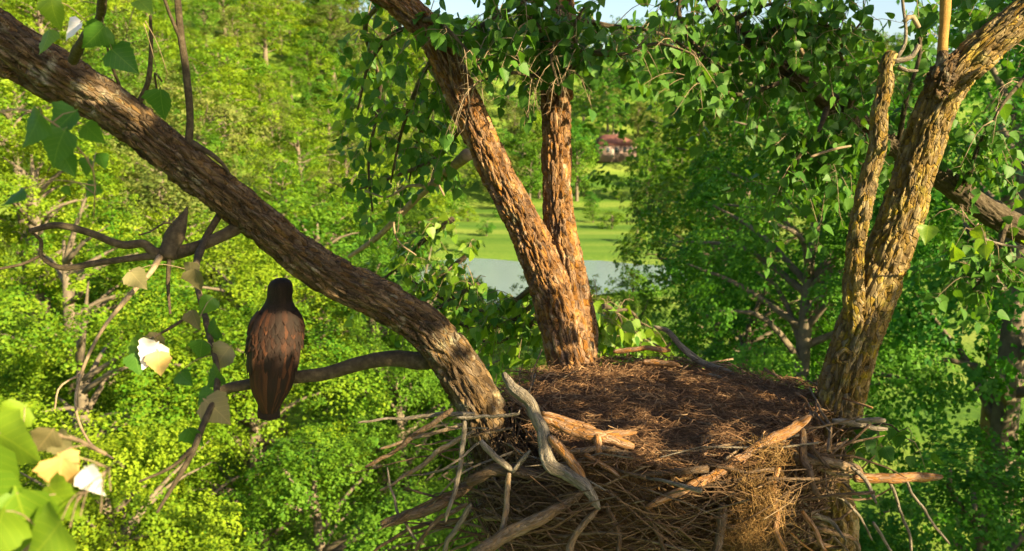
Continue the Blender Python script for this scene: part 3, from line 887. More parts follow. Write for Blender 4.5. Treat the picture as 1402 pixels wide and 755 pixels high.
# top centre, dark masses round the two forks
spray_px([(600, 62, 5.7), (650, 40, 5.5), (700, 12, 5.3), (745, -15, 5.2)], 18, .40)
spray_px([(765, 95, 5.9), (735, 104, 5.6), (700, 100, 5.4), (655, 112, 5.3)], 18, .34)
spray_px([(768, 60, 5.9), (800, 70, 5.6), (850, 75, 5.5), (900, 60, 5.4), (950, 75, 5.3)], 26, .36)
spray_px([(768, 110, 5.9), (745, 75, 5.6), (740, 40, 5.4), (720, 20, 5.3)], 18, .34)
spray_px([(770, 110, 5.8), (790, 80, 5.6), (785, 40, 5.4), (800, 10, 5.3)], 16, .28)
spray_px([(780, 30, 5.9), (760, 45, 5.5), (755, 80, 5.4), (765, 118, 5.4)], 20, .22)
spray_px([(768, 20, 6.0), (830, 35, 6.2), (900, 45, 6.4), (980, 90, 6.5)], 20, .36)
spray_px([(575, 28, 5.75), (600, 30, 5.4), (640, 70, 5.3), (660, 100, 5.2)], 18, .34)
spray_px([(940, -30, 6.6), (930, 20, 6.6), (950, 60, 6.5), (985, 95, 6.5)], 22, .45)
# left of the leaning fork, hanging curtain
spray_px([(580, 40, 5.75), (540, 45, 6.2), (505, 90, 6.6), (490, 150, 6.9)], 14, .42, both=('leaf_bright', .3))
spray_px([(600, 70, 5.8), (575, 110, 6.2), (550, 180, 6.6), (535, 250, 6.9)], 15, .36, both=('leaf_bright', .4))
spray_px([(612, 95, 5.85), (590, 150, 6.6), (570, 200, 7.2), (560, 250, 7.4)], 15, .36, both=('leaf_bright', .4))
spray_px([(530, -5, 5.7), (500, 40, 6.4), (520, 120, 7.0), (505, 220, 7.4), (510, 290, 7.5)], 15, .40, both=('leaf_bright', .4))
spray_px([(640, 160, 5.9), (600, 215, 6.8), (545, 240, 7.4), (490, 260, 7.8)], 14, .40)
# pale dead bough slanting down-left
branch([(640, 212, 6.6, 16), (612, 236, 6.9, 13), (570, 272, 7.2, 10), (520, 322, 7.6, 8), (478, 352, 7.9, 5)], 'twig', name='dead_bough', seg=9, parent=limb_mid)
branch([(590, 256, 7.05, 6), (560, 255, 7.1, 4), (530, 270, 7.2, 3), (500, 262, 7.3, 2)], 'twig', name='dead_twig', seg=5, parent=limb_mid)
branch([(560, 282, 7.3, 6), (540, 300, 7.3, 4), (545, 330, 7.3, 3), (570, 350, 7.3, 2)], 'twig', name='dead_twig', seg=5, parent=limb_mid)
branch([(625, 225, 6.8, 6), (600, 245, 6.9, 4), (608, 268, 6.9, 3)], 'twig', name='dead_twig', seg=5, parent=limb_mid)
# bright leaves behind the nest between limb and fork
for rows in ([(740, 385, 6.1), (690, 420, 6.8), (640, 425, 7.3), (590, 400, 7.7), (540, 370, 8)], [(748, 400, 6.1), (700, 440, 6.8), (650, 450, 7.2), (600, 430, 7.6)],
             [(750, 420, 6.1), (715, 455, 6.8), (670, 470, 7.3), (640, 450, 7.8)], [(620, 300, 7.6), (580, 330, 7.8), (540, 370, 8.0), (500, 400, 8.0)], [(645, 345, 7.4), (620, 365, 7.5), (590, 385, 7.6), (560, 405, 7.8)],
             [(655, 390, 7.0), (625, 405, 7.2), (590, 430, 7.4), (560, 440, 7.6)], [(800, 440, 6.1), (830, 430, 6.6), (860, 425, 7.0), (880, 445, 7.2)], [(800, 460, 6.1), (830, 460, 6.6), (865, 465, 7.0)]):
    spray_px(rows, 24, .30, mat='leaf_bright', both=('leaf_own', .3), leaf=.088)
spray_px([(795, 430, 6.0), (830, 420, 6.5), (850, 440, 6.8), (835, 470, 7)], 14, .3, mat='leaf_bright')
# right: around the shaded limb
for rows in ([(1088, 106, 6.9), (1050, 120, 6.6), (1010, 130, 6.4), (960, 110, 6.3)], [(1038, 65, 6.8), (1060, 40, 6.5), (1100, 30, 6.3), (1150, 40, 6.2)], [(1000, 30, 6.7), (1040, 10, 6.4), (1090, 0, 6.2)],
             [(1135, 140, 7.0), (1120, 180, 6.8), (1090, 220, 6.7), (1060, 260, 6.8)], [(1160, 160, 7.0), (1170, 110, 6.7), (1150, 70, 6.5), (1180, 30, 6.4)], [(1200, 185, 7.1), (1160, 200, 6.8), (1130, 230, 6.6)],
             [(1230, 200, 7.1), (1240, 140, 6.9), (1260, 70, 6.8), (1250, 20, 6.8)], [(1320, 265, 7.2), (1340, 200, 6.9), (1370, 150, 6.8)], [(1380, 300, 7.2), (1360, 360, 7.0), (1330, 400, 6.9)]):
    spray_px(rows, 22, .48)
branch([(1110, 95, 6.6, 7), (1095, 65, 6.5, 6), (1085, 40, 6.5, 4)], 'twig', name='dead_twig', seg=6, parent=limb_dark)
branch([(1128, 70, 6.5, 4), (1132, 30, 6.5, 4), (1135, -10, 6.5, 3)], 'twig', name='dead_twig', seg=6, parent=limb_dark)
branch([(1110, 215, 6.3, 4), (1140, 205, 6.3, 4), (1165, 200, 6.3, 3)], 'twig', name='dead_twig', seg=6, parent=limb_dark)
# right of the lichen limb, close sprays
spray_px([(1440, 60, 4.5), (1400, 110, 4.3), (1375, 140, 4.2), (1360, 165, 4.2)], 12, .18, mat='leaf_bright', both=('leaf_own', .5), leaf=.09)
spray_px([(1440, 345, 4.6), (1402, 340, 4.5), (1360, 332, 4.4), (1332, 318, 4.35)], 3, .10, thick=5, mat_b='stick_grey', mat='leaf_bright', leaf=.09)
spray_px([(1350, 330, 4.4), (1325, 300, 4.35), (1310, 290, 4.3)], 9, .14, thick=4, mat='leaf_bright', leaf=.09)
spray_px([(1420, 20, 4.7), (1370, -10, 5.2), (1320, -20, 5.6)], 12, .3)
spray_px([(1150, 590, 4.8), (1185, 585, 4.65), (1215, 580, 4.6), (1240, 600, 4.6)], 8, .15, thick=5, mat='leaf_own', leaf=.075)

# close leaves by the camera
HOLD = None


def attach(b):
    """curved stalk from the leaf base to the nearest point of the twig that holds it"""
    c, _, _ = resample(HOLD, np.ones(len(HOLD)), .03)
    w_ = np.linalg.norm(c - b, axis=1) + .6 * np.maximum(0, b[2] - c[:, 2])
    e = c[int(np.argmin(w_))]
    twig([e, (e * .45 + b * .55) + np.array([0, 0, .12 * np.linalg.norm(e - b)]), b], .0022, .0012, 4, .03)


def hang(px, py, d, size_px, mat='leaf_own', rot=None, face=.8):
    size = size_px / F * d
    a = rot if rot is not None else g.uniform(-.9, .9)
    dirv = np.array([math.sin(a), .25 * g.normal(), -math.cos(a)])
    p = P(px, py, d)
    nrm = norm(np.array([.3 * g.normal(), -face, .3 + .3 * g.normal()]))
    b = p - norm(dirv) * size * .5
    put_leaf(b, dirv, nrm, size, mat)
    return b


HOLD = [P(-60, 168, 2.3), P(20, 150, 2.3), P(62, 160, 2.3), P(95, 190, 2.35), P(128, 235, 2.45), P(128, 300, 2.55)]
for px, py, d, sz, mt in [(45, 180, 2.2, 58, 'leaf_own'), (78, 205, 2.3, 56, 'leaf_own'), (85, 170, 2.35, 50, 'leaf_own'), (18, 272, 2.4, 36, 'leaf_own'), (130, 185, 2.4, 36, 'leaf_own'), (95, 228, 2.4, 34, 'leaf_own'),
                          (140, 222, 2.6, 24, 'leaf_own'), (118, 230, 2.5, 26, 'leaf_own'), (92, 262, 2.6, 16, 'leaf_own'), (125, 262, 2.6, 24, 'leaf_own')]:
    attach(hang(px, py, d, sz, mt))
twig(HOLD, .004, .002, 5)
HOLD = [P(238, -60, 4.05), P(190, 40, 3.6), P(142, -20, 2.9), P(140, 5, 3.0), P(132, 35, 3.3), P(112, 58, 3.6)]
for px, py, d, sz, mt in [(165, 22, 3.0, 44, 'leaf_own'), (128, 52, 3.1, 44, 'leaf_own'), (172, 85, 3.2, 46, 'leaf_own'), (150, 58, 3.2, 26, 'leaf_own'), (120, 10, 3.0, 34, 'leaf_own'), (98, 42, 3.1, 34, 'leaf_pale'),
                          (222, 145, 3.9, 44, 'leaf_own'), (228, 115, 3.9, 26, 'leaf_own'), (62, 60, 3.3, 40, 'leaf_bright'), (75, 22, 3.3, 44, 'leaf_bright'), (200, 10, 3.4, 30, 'leaf_bright')]:
    attach(hang(px, py, d, sz, mt))
# bottom corner cluster
HOLD = [P(-60, 640, 1.95), P(20, 600, 2.0), P(90, 598, 2.0), P(145, 622, 1.95), P(150, 640, 1.9), P(90, 700, 1.85), P(55, 735, 1.8), P(10, 780, 1.75)]
for px, py, d, sz, mt, ro in [(28, 612, 1.9, 90, 'leaf_bright', 1.1), (-4, 655, 1.85, 100, 'leaf_bright', .3), (40, 725, 1.8, 110, 'leaf_bright', .2), (118, 695, 1.75, 76, 'leaf_bright', -1.0), (62, 700, 1.8, 50, 'leaf_bright', -.3),
                              (125, 735, 1.7, 64, 'leaf_bright', .5), (158, 668, 1.8, 58, 'leaf_pale', -.35), (128, 662, 1.82, 46, 'leaf_pale', .6), (82, 655, 1.85, 58, 'leaf_peach', -.2), (95, 640, 1.9, 44, 'leaf_peach', .5),
                              (88, 612, 2.0, 44, 'leaf_withered', .8), (60, 605, 2.0, 44, 'leaf_withered', -.7), (-10, 740, 1.7, 90, 'leaf_bright', -.4), (90, 760, 1.7, 80, 'leaf_bright', -.2), (88, 690, 1.8, 74, 'leaf_bright', .9), (150, 725, 1.7, 60, 'leaf_bright', .2), (10, 690, 1.8, 90, 'leaf_bright', .7), (60, 745, 1.72, 90, 'leaf_bright', -.7), (15, 575, 2.0, 50, 'leaf_bright', -.8)]:
    attach(hang(px, py, d, sz, mt, ro, 1.2))
branch([(-60, 640, 1.95, 9), (20, 600, 2.0, 8), (90, 598, 2.0, 7), (145, 622, 1.95, 5)], 'twig', name='leafy_twig', seg=6)
branch([(10, 780, 1.75, 9), (55, 735, 1.8, 7), (90, 700, 1.85, 6), (150, 640, 1.9, 4)], 'twig', name='leafy_twig', seg=6)
# hanging chain of withered leaves
branch([(300, 295, 4.45, 10), (280, 330, 4.35, 10), (268, 372, 4.0, 9), (282, 440, 3.6, 8), (298, 520, 3.3, 8), (275, 590, 3.1, 9), (258, 630, 3.0, 8), (215, 702, 2.9, 4)], name='hanging_branch', seg=8, parent=limb_left)
branch([(262, 615, 3.02, 7), (235, 640, 2.95, 5), (190, 660, 2.9, 3)], name='hanging_branch', seg=6, parent=limb_left)
HOLD = [P(268, 372, 4.0), P(282, 440, 3.6), P(240, 445, 3.45), P(205, 465, 3.35), P(240, 445, 3.45), P(282, 440, 3.6), P(298, 520, 3.3), P(275, 590, 3.1)]
for px, py, d, sz, mt in [(270, 385, 3.7, 34, 'leaf_withered'), (262, 372, 3.7, 26, 'leaf_withered'), (282, 420, 3.6, 30, 'leaf_own'), (268, 440, 3.5, 30, 'leaf_withered'), (290, 455, 3.5, 34, 'leaf_own'), (302, 492, 3.4, 42, 'leaf_withered'),
                          (275, 480, 3.4, 32, 'leaf_own'), (292, 520, 3.3, 36, 'leaf_own'), (300, 565, 3.2, 50, 'leaf_withered'), (268, 600, 3.1, 36, 'leaf_own'), (280, 545, 3.2, 28, 'leaf_own'), (190, 385, 3.9, 34, 'leaf_withered'),
                          (255, 520, 3.4, 26, 'leaf_own'), (205, 488, 3.3, 44, 'leaf_pale'), (218, 500, 3.3, 36, 'leaf_peach'), (196, 476, 3.35, 36, 'leaf_bright'), (188, 500, 3.3, 34, 'leaf_own'), (215, 470, 3.4, 30, 'leaf_withered')]:
    attach(hang(px, py, d, sz, mt))
branch([(262, 430, 3.6, 5), (240, 445, 3.45, 4), (205, 465, 3.35, 3)], name='hanging_branch', seg=5, parent=limb_left)
# unseen leaves added along the sun rays to dapple limbs, nest and eagle
LIT = [(648, 520, 4.7, .13), (610, 460, 4.65, .08), (140, 120, 4.1, .10), (195, 165, 4.2, .08), (372, 450, 4.8, .12), (388, 475, 4.8, .09), (362, 480, 4.8, .08),
       (650, 160, 5.7, .17), (680, 220, 5.7, .15), (765, 150, 5.8, .16), (765, 210, 5.8, .16), (768, 280, 5.8, .17), (778, 350, 5.75, .17), (790, 420, 5.75, .14), (800, 470, 5.7, .10),
       (1235, 300, 4.7, .2), (1255, 220, 4.7, .2), (1285, 140, 4.7, .2), (1330, 90, 4.7, .25), (1225, 350, 4.7, .15), (1400, 30, 4.6, .25), (1205, 180, 4.66, .2), (1190, 270, 4.66, .18), (1178, 340, 4.68, .14), (1218, 90, 4.66, .15), (1292, 30, 4.7, .2),
       (790, 590, 4.3, .16), (860, 600, 4.25, .14), (1030, 690, 4.1, .17), (1000, 630, 4.15, .10), (1060, 595, 4.2, .12), (930, 660, 4.1, .09), (760, 585, 4.3, .10), (700, 640, 4.2, .06), (1150, 650, 4.3, .08), (1220, 655, 4.3, .09),
       (60, 690, 1.8, .20), (150, 660, 1.8, .12), (205, 490, 3.3, .09), (100, 42, 3.1, .06), (1310, 310, 4.35, .22), (1380, 140, 4.2, .25), (600, 400, 7.5, .9), (690, 430, 7, .6), (840, 440, 6.6, .3), (820, 490, 5.4, .08), (950, 490, 5.5, .08)]
LP = np.array([P(a, b, d) for a, b, d, r in LIT]); LR = np.array([r for *_, r in LIT])
SHADE = [((300, 262, 4.4), (560, 430, 4.7), .24, 1900), ((-60, 20, 4.0), (300, 262, 4.4), .26, 1900), ((720, 530, 4.8), (1090, 560, 4.8), .75, 700), ((640, 680, 4.4), (1080, 730, 4.4), .45, 2400), ((1120, 760, 4.9), (1180, 420, 4.9), .22, 1000),
         ((720, 320, 5.8), (760, 470, 5.8), .17, 320), ((520, 20, 5.7), (960, 60, 5.7), .45, 2200), ((560, 180, 6.8), (520, 280, 7.2), .4, 300), ((370, 400, 4.8), (365, 560, 4.8), .16, 300), ((570, 492, 4.9), (320, 530, 4.9), .12, 160),
         ((1000, 60, 6.7), (1200, 180, 7.0), .5, 700), ((270, 380, 3.6), (290, 600, 3.2), .25, 250), ((20, 170, 2.3), (120, 250, 2.4), .2, 600), ((110, 10, 3.1), (190, 100, 3.2), .22, 500), ((40, 330, 4.1), (280, 340, 4.3), .12, 160)]
shade_leaves = []
for a, b, rad, n in SHADE:
    A_, B_ = P(*a), P(*b)
    t = g.random((n, 1))
    p = A_ * (1 - t) + B_ * t + norm(g.normal(size=(n, 3))) * rad * g.random((n, 1)) ** .5
    clusters = g.uniform(3.2, 7.5, (n, 1))
    p = p + TO_SUN * clusters
    rel = p[:, None] - LP[None]
    along = rel @ TO_SUN
    perp = np.linalg.norm(rel - along[..., None] * TO_SUN, axis=-1)
    blocked = ((along > 0) & (perp < LR[None] + .03)).any(1)
    x_, y_, d_ = project(p)
    vis = (d_ > 0.05) & (x_ > -120) & (x_ < 1520) & (y_ > -100) & (y_ < 860)
    near_cam = np.linalg.norm(p - CAM, axis=1) < .5
    shade_leaves.append(p[~blocked & ~vis & ~near_cam])
shade_leaves = np.vstack(shade_leaves)

LT_V = np.array([[0, 0, 0], [-.30, .02, .03], [-.50, .20, .06], [-.40, .50, .05], [-.20, .80, .02], [0, 1.06, -.06], [.20, .80, .02], [.40, .50, .05], [.50, .20, .06], [.30, .02, .03], [0, .42, -.02]]) * np.array([.92, 1, 1])
LT_F = np.array([[10, k, k + 1] for k in range(9)] + [[10, 9, 0]])[:, [0, 2, 1]]


def leaf_batch(pos, rots, sizes, tones):
    n = len(pos)
    v = np.einsum('nij,kj->nki', rots, LT_V) * sizes[:, None, None] + pos[:, None]
    f = (LT_F[None] + (np.arange(n) * len(LT_V))[:, None, None]).reshape(-1, 3)
    return v.reshape(-1, 3), f, np.repeat(tones, len(LT_V))


def rand_rots(n, bias):
    d = norm(g.normal(size=(n, 3)) * .6 + np.array([0, 0, -.6]))
    z = norm(g.normal(size=(n, 3)) * .6 + bias)
    x = norm(np.cross(d, z)); z = np.cross(x, d)
    return np.stack([x, d, z], -1)


n = len(shade_leaves)
v, f, a = leaf_batch(shade_leaves - CINV, rand_rots(n, TO_SUN), g.uniform(.075, .12, n), g.random(n))
tag(link('crown', make_mesh('crown', v, f, a, False, np.tile(LT_V, (n, 1))), cotton, M['leaf_own']), kind='stuff')  # unseen leaf mass added only to cast dappled shade
# unseen boughs added to carry those leaves
for rows in ([(2050, -330, 4.2, 34), (2600, -420, 3.6, 26), (3600, -500, 2.6, 18), (6000, -700, 1.4, 9)],
             [(2000, -320, 4.25, 30), (2500, -150, 3.4, 20), (3600, -60, 2.2, 12)], [(2300, -360, 3.9, 24), (2900, -900, 2.9, 14), (4000, -1500, 2.0, 9)]):
    branch(rows, 'bark', parent=limb_right, name='bough', seg=12)

# gaps in the foliage where sunlight comes through to limbs and nest
lp = np.array([l[0] for l in LEAVES])
rel = lp[:, None] - LP[None]
along = rel @ TO_SUN
perp = np.linalg.norm(rel - along[..., None] * TO_SUN, axis=-1)
gap_ = ((along > .12) & (along < 9) & (perp < LR[None] + .02) & (LR[None] < .26)).any(1) & (g.random(len(lp)) < .9)
lx, ly, ld = project(lp)
fork_x = np.interp(ly, [60, 150, 240, 300], [600, 640, 682, 716])
gap_ |= (ly > 62) & (ly < 330) & (np.abs(lx - fork_x) < 36) & (ld < 6)
gap_ |= (lx > 795) & (lx < 885) & (ly > 180) & (ly < 415) & (ld < 8)
gap_ |= (ly > 118) & (ly < 330) & (np.abs(lx - 764) < 36) & (ld < 6)
LEAVES = [l for l, k in zip(LEAVES, gap_) if not k]
# the nearest leaves are pieces of their own, the rest one mass for each kind of leaf
pos = np.array([l[0] for l in LEAVES]); rots = np.array([l[1] for l in LEAVES]); sizes = np.array([l[2] for l in LEAVES]); mats = np.array([l[3] for l in LEAVES])
lx, ly, ld = project(pos)
inframe = (lx > -20) & (lx < 1422) & (ly > -20) & (ly < 775)
score = np.where(inframe, sizes / ld, 0)
order = np.argsort(-score)
own = np.zeros(len(pos), bool); own[order[:300]] = True
leaf_me = {}
# outline of a toothed, heart-based blade; rows of points across it so that it can fold and curl
LY = np.linspace(0, 1, 13)
LWID = np.interp(LY, [0, .05, .14, .26, .42, .6, .78, .9, 1.0], [.10, .34, .47, .49, .41, .29, .15, .06, 0.0])
def fine_leaf(kind):
    kk = np.random.default_rng(40 + kind)
    cols = np.array([-1, -.55, 0, .55, 1])
    V = []
    for r, (y, w) in enumerate(zip(LY, LWID)):
        for c in cols:
            tooth = (1 + .10 * ((r % 2) - .5) + kk.normal(0, .03)) if abs(c) == 1 else 1
            V.append([c * w * tooth, y - (.10 * (1 - y) ** 6 if c == 0 else 0) + (-.04 * (abs(c) == 1) * (y < .2)), 0])
    V = np.array(V)
    x, y = V[:, 0].copy(), V[:, 1].copy()
    V[:, 2] = [.35, -.2, .18][kind] * np.abs(x) + [-.16, .22, -.34][kind] * (y - .3) ** 2 + .05 * np.sin(9 * y + 3 * kind) * np.abs(x) * 2 + [.06, -.10, .0][kind] * x
    fl = V * 1
    Fq = np.array([[5 * r + c, 5 * r + c + 1, 5 * r + c + 6, 5 * r + c + 5] for r in range(12) for c in range(4)])
    return V, Fq
for k in np.where(own)[0]:
    mt = mats[k]
    if mt not in leaf_me:
        leaf_me[mt] = []
        for cup in range(3):
            V, Fq = fine_leaf(cup)
            me = make_mesh('leaf', V, Fq, np.full(len(V), [.3, .55, .8][cup]), True, V); me.materials.append(M[mt]); leaf_me[mt].append(me)
    o = link('leaf', leaf_me[mt][k % 3], cotton)
    o.matrix_local = Matrix.LocRotScale(Vector(pos[k] - CINV), Matrix(rots[k].tolist()), Vector([sizes[k]] * 3))
for mt in sorted(set(mats[~own])):
    s_ = (~own) & (mats == mt)
    v, f, a = leaf_batch(pos[s_] - CINV, rots[s_], sizes[s_], g.random(s_.sum()))
    tag(link('leaves', make_mesh('leaves', v, f, a, False, np.tile(LT_V, (int(s_.sum()), 1))), cotton, M[mt]), kind='stuff')
tag(link('twigs', TWIGS.mesh('twigs'), cotton, M['twig']), kind='stuff')


# ---------------------------------------------------------------- the nest
nest = tag(empty('stick_nest', tuple(NEST + np.array([0, 0, -1.25]))), 'huge eagle nest of dead sticks with a dry brown bowl between three limbs', 'nest')
NB = NEST + np.array([0, 0, -1.25])
g = np.random.default_rng(77)
TOP = 1.25


def nest_r(a, z):
    """outer radius of the pile at angle a (from +x), height z above nest root"""
    t = np.clip(z / TOP, -.2, 1)
    da = np.angle(np.exp(1j * (np.asarray(a, float) - np.pi * 1.10)))
    return (0.50 + 0.46 * sstep(-.1, .95, t)) * (1 + .07 * np.sin(3 * a + 1) + .05 * np.sin(5 * a)) * (1 + .42 * np.exp(-(da / .62) ** 2) * sstep(1.12, .75, z))


# dark body of packed debris
na, nz_ = 72, 26
aa = np.linspace(0, 2 * np.pi, na, endpoint=False)
rows = []
for k, z in enumerate(np.linspace(-.15, TOP - .06, nz_)):
    r = nest_r(aa, z) * .86 + .09 * (fbm(np.stack([np.cos(aa) * 3, np.sin(aa) * 3, 0 * aa + z * 6], -1), 3, 4) - .5)
    rows.append(np.stack([np.cos(aa) * r, np.sin(aa) * r, np.full(na, z)], 1))
for q_ in np.linspace(.84, 0.02, 18):
    r = nest_r(aa, TOP) * q_ 
    zz = TOP - .03 + .045 * (1 - q_ ** 2) + .09 * (fbm(np.stack([np.cos(aa) * r * 5, np.sin(aa) * r * 5, 0 * aa], -1), 4, 8) - .5)
    rows.append(np.stack([np.cos(aa) * r, np.sin(aa) * r, zz], 1))
V = np.vstack(rows)
i, j = np.meshgrid(np.arange(len(rows) - 1), np.arange(na), indexing='ij')
q = np.stack([i * na + j, i * na + (j + 1) % na, (i + 1) * na + (j + 1) % na, (i + 1) * na + j], -1).reshape(-1, 4)
link('bowl', make_mesh('bowl', V, q), nest, M['duff'])

# loose fibre and bark shreds on the bowl, fine twigs in the wall
FB = Acc()


def strips(acc, p, d, Lg, w, g_, bend=.15):
    """three-sided splinters, many at once"""
    n = len(p)
    d = norm(d)
    x = norm(np.cross(d, g_.normal(size=(n, 3)))); y = np.cross(d, x)
    off = [x * 1.0, -x * .5 + y * .87, -x * .5 - y * .87]
    mid = p + (x * g_.normal(0, bend, (n, 1)) + y * g_.normal(0, bend, (n, 1))) * Lg[:, None]
    v = []
    for c, s in ((p - d * Lg[:, None] * .5, .7), (mid, 1.0), (p + d * Lg[:, None] * .5, .45)):
        for o in off: v.append(c + o * w[:, None] * s)
    v = np.stack(v, 1)
    f0 = []
    for r in (0, 3):
        for k in range(3):
            f0.append([r + k, r + (k + 1) % 3, r + 3 + (k + 1) % 3, r + 3 + k])
    f = (np.array(f0)[None] + (np.arange(n) * 9)[:, None, None]).reshape(-1, 4)
    acc.add(v.reshape(-1, 3), f, np.repeat(g_.random(n), 9))


n = 9000
a = g.uniform(0, 2 * np.pi, n); rr = np.sqrt(g.random(n)) * .98 * nest_r(a, TOP)
qn = rr / nest_r(a, TOP)
z = TOP - .02 + .045 * (1 - np.minimum(qn / .86, 1) ** 2) + .09 * (fbm(np.stack([np.cos(a) * rr * 5, np.sin(a) * rr * 5, 0 * a], -1), 4, 8) - .5) + g.uniform(-.01, .025, n)
th = g.uniform(0, 2 * np.pi, n)
strips(FB, np.stack([np.cos(a) * rr, np.sin(a) * rr, z], 1), np.stack([np.cos(th), np.sin(th), g.normal(0, .22, n)], 1), g.uniform(.02, .15, n), g.choice([.001, .0016, .0025, .004, .006], n, p=[.3, .3, .2, .14, .06]), g)
tag(link('lining', FB.mesh('lining'), nest, M['fibre']), kind='stuff')

FT = Acc()
n = 7500
a = g.uniform(-np.pi, np.pi, n); z = TOP * g.random(n) ** .8 - .1
rr = nest_r(a, z) * g.uniform(.84, 1.12, n)
tang = np.stack([-np.sin(a), np.cos(a), 0 * a], 1)
rad = np.stack([np.cos(a), np.sin(a), 0 * a], 1)
d = tang * g.choice([-1, 1], (n, 1)) + rad * g.normal(0, .35, (n, 1)) + np.array([0, 0, 1]) * g.normal(-.1, .5, (n, 1))
strips(FT, np.stack([np.cos(a) * rr, np.sin(a) * rr, z], 1), d, g.uniform(.06, .45, n), g.uniform(.0015, .005, n), g, .08)
tag(link('fine_twigs', FT.mesh('fine_twigs'), nest, M['wall_fibre']), kind='stuff')

# packed middling sticks that make up most of the wall
PK = Acc()
n = 900
a = g.uniform(-np.pi * 1.12, np.pi * .12, n); z = TOP * g.random(n) ** .85 - .1
rr = nest_r(a, z) * g.uniform(.92, 1.13, n)
tang = np.stack([-np.sin(a), np.cos(a), 0 * a], 1)
rad = np.stack([np.cos(a), np.sin(a), 0 * a], 1)
d = tang * g.choice([-1, 1], (n, 1)) + rad * g.normal(0, .28, (n, 1)) + np.array([0, 0, 1]) * g.normal(-.05, .55, (n, 1))
strips(PK, np.stack([np.cos(a) * rr, np.sin(a) * rr, z], 1), d, g.uniform(.12, .55, n), g.choice([.003, .0045, .006, .009], n, p=[.35, .35, .2, .1]), g, .05)
tag(link('packed_sticks', PK.mesh('packed_sticks'), nest, M['packed']), kind='stuff')

# hanging clump of straw and loose straw on the front rim
ST = Acc()
for (px, py, d_, rx, rz_, n) in [(1034, 685, 4.06, .10, .10, 650), (1022, 742, 4.06, .12, .13, 550), (900, 645, 4.14, .20, .035, 380), (830, 628, 4.2, .15, .03, 260), (1050, 618, 4.15, .08, .03, 200), (880, 690, 4.1, .15, .06, 200)]:
    c = P(px, py, d_) - NB
    p = c + g.normal(size=(n, 3)) * np.array([rx, .07, rz_]) * .6
    strips(ST, p, g.normal(size=(n, 3)) * np.array([.6, .5, 1.1]), g.uniform(.04, .16, n), g.uniform(.0008, .0022, n), g, .25)
tag(link('straw', ST.mesh('straw'), nest, M['straw']), kind='stuff')

# sticks: a dozen shapes shared by all
stick_shapes = []
for k in range(12):
    kk = np.random.default_rng(900 + k)
    m_ = 5
    pts = np.stack([kk.normal(0, .017, m_), kk.normal(0, .017, m_), np.linspace(-.5, .5, m_)], 1)
    c_, r_, s_ = pts, np.linspace(1, .5, m_) * (1 + kk.normal(0, .12, m_)), None
    th = np.linspace(0, 2 * np.pi, 5, endpoint=False)
    stick_shapes.append((pts, r_))


def stick_mesh(k, ratio):
    """unit length stick, radius = ratio"""
    pts, r_ = stick_shapes[k]
    v, f = tube(pts, r_ * ratio, .25, 5)
    me = make_mesh('stick', v, f, blade=GRAIN[0] * .5)
    return me


STICK_ME = {}


def stick(p, d, Lg, r, kshape, mat):
    ratio = round(r / Lg, 3)
    ratio = min([.008, .012, .018, .026, .038, .055], key=lambda x: abs(x - ratio))
    key = (kshape, ratio, mat)
    if key not in STICK_ME:
        me = stick_mesh(kshape, ratio); me.materials.append(M[mat]); STICK_ME[key] = me
    o = link('stick', STICK_ME[key], nest)
    qn = Vector(d).to_track_quat('Z', 'Y') @ Quaternion((0, 0, 1), g.uniform(0, 6.28))
    o.matrix_local = Matrix.LocRotScale(Vector(p), qn, Vector((Lg, Lg, Lg)))


count = 0
while count < 164:
    a = g.uniform(-np.pi * 1.08, np.pi * .08)
    if g.random() < .12: a = g.uniform(0, np.pi)
    top = g.random() < .30
    z = TOP - g.uniform(-.05, .10) if top else TOP * g.uniform(.05, .95)
    r_ = float(nest_r(a, z)) * (g.uniform(.84, 1.0) if top else g.uniform(.90, 1.10))
    p = np.array([math.cos(a) * r_, math.sin(a) * r_, z])
    tang = np.array([-math.sin(a), math.cos(a), 0]) * g.choice([-1, 1])
    radv = np.array([math.cos(a), math.sin(a), 0])
    d = norm(tang + radv * g.normal(0, .30 if top else .4) + np.array([0, 0, 1]) * g.normal(0, .15 if top else .38))
    Lg = g.uniform(.25, .95)
    if Lg > .7 and not top: Lg *= .8
    r = g.choice([.004, .006, .008, .011, .015, .020], p=[.2, .27, .23, .16, .09, .05])
    mat = g.choice(['stick', 'stick', 'stick', 'stick_grey', 'stick_orange'], p=[.3, .2, .2, .18, .12])
    stick(p, d, Lg, r, int(g.integers(0, 12)), mat)
    count += 1


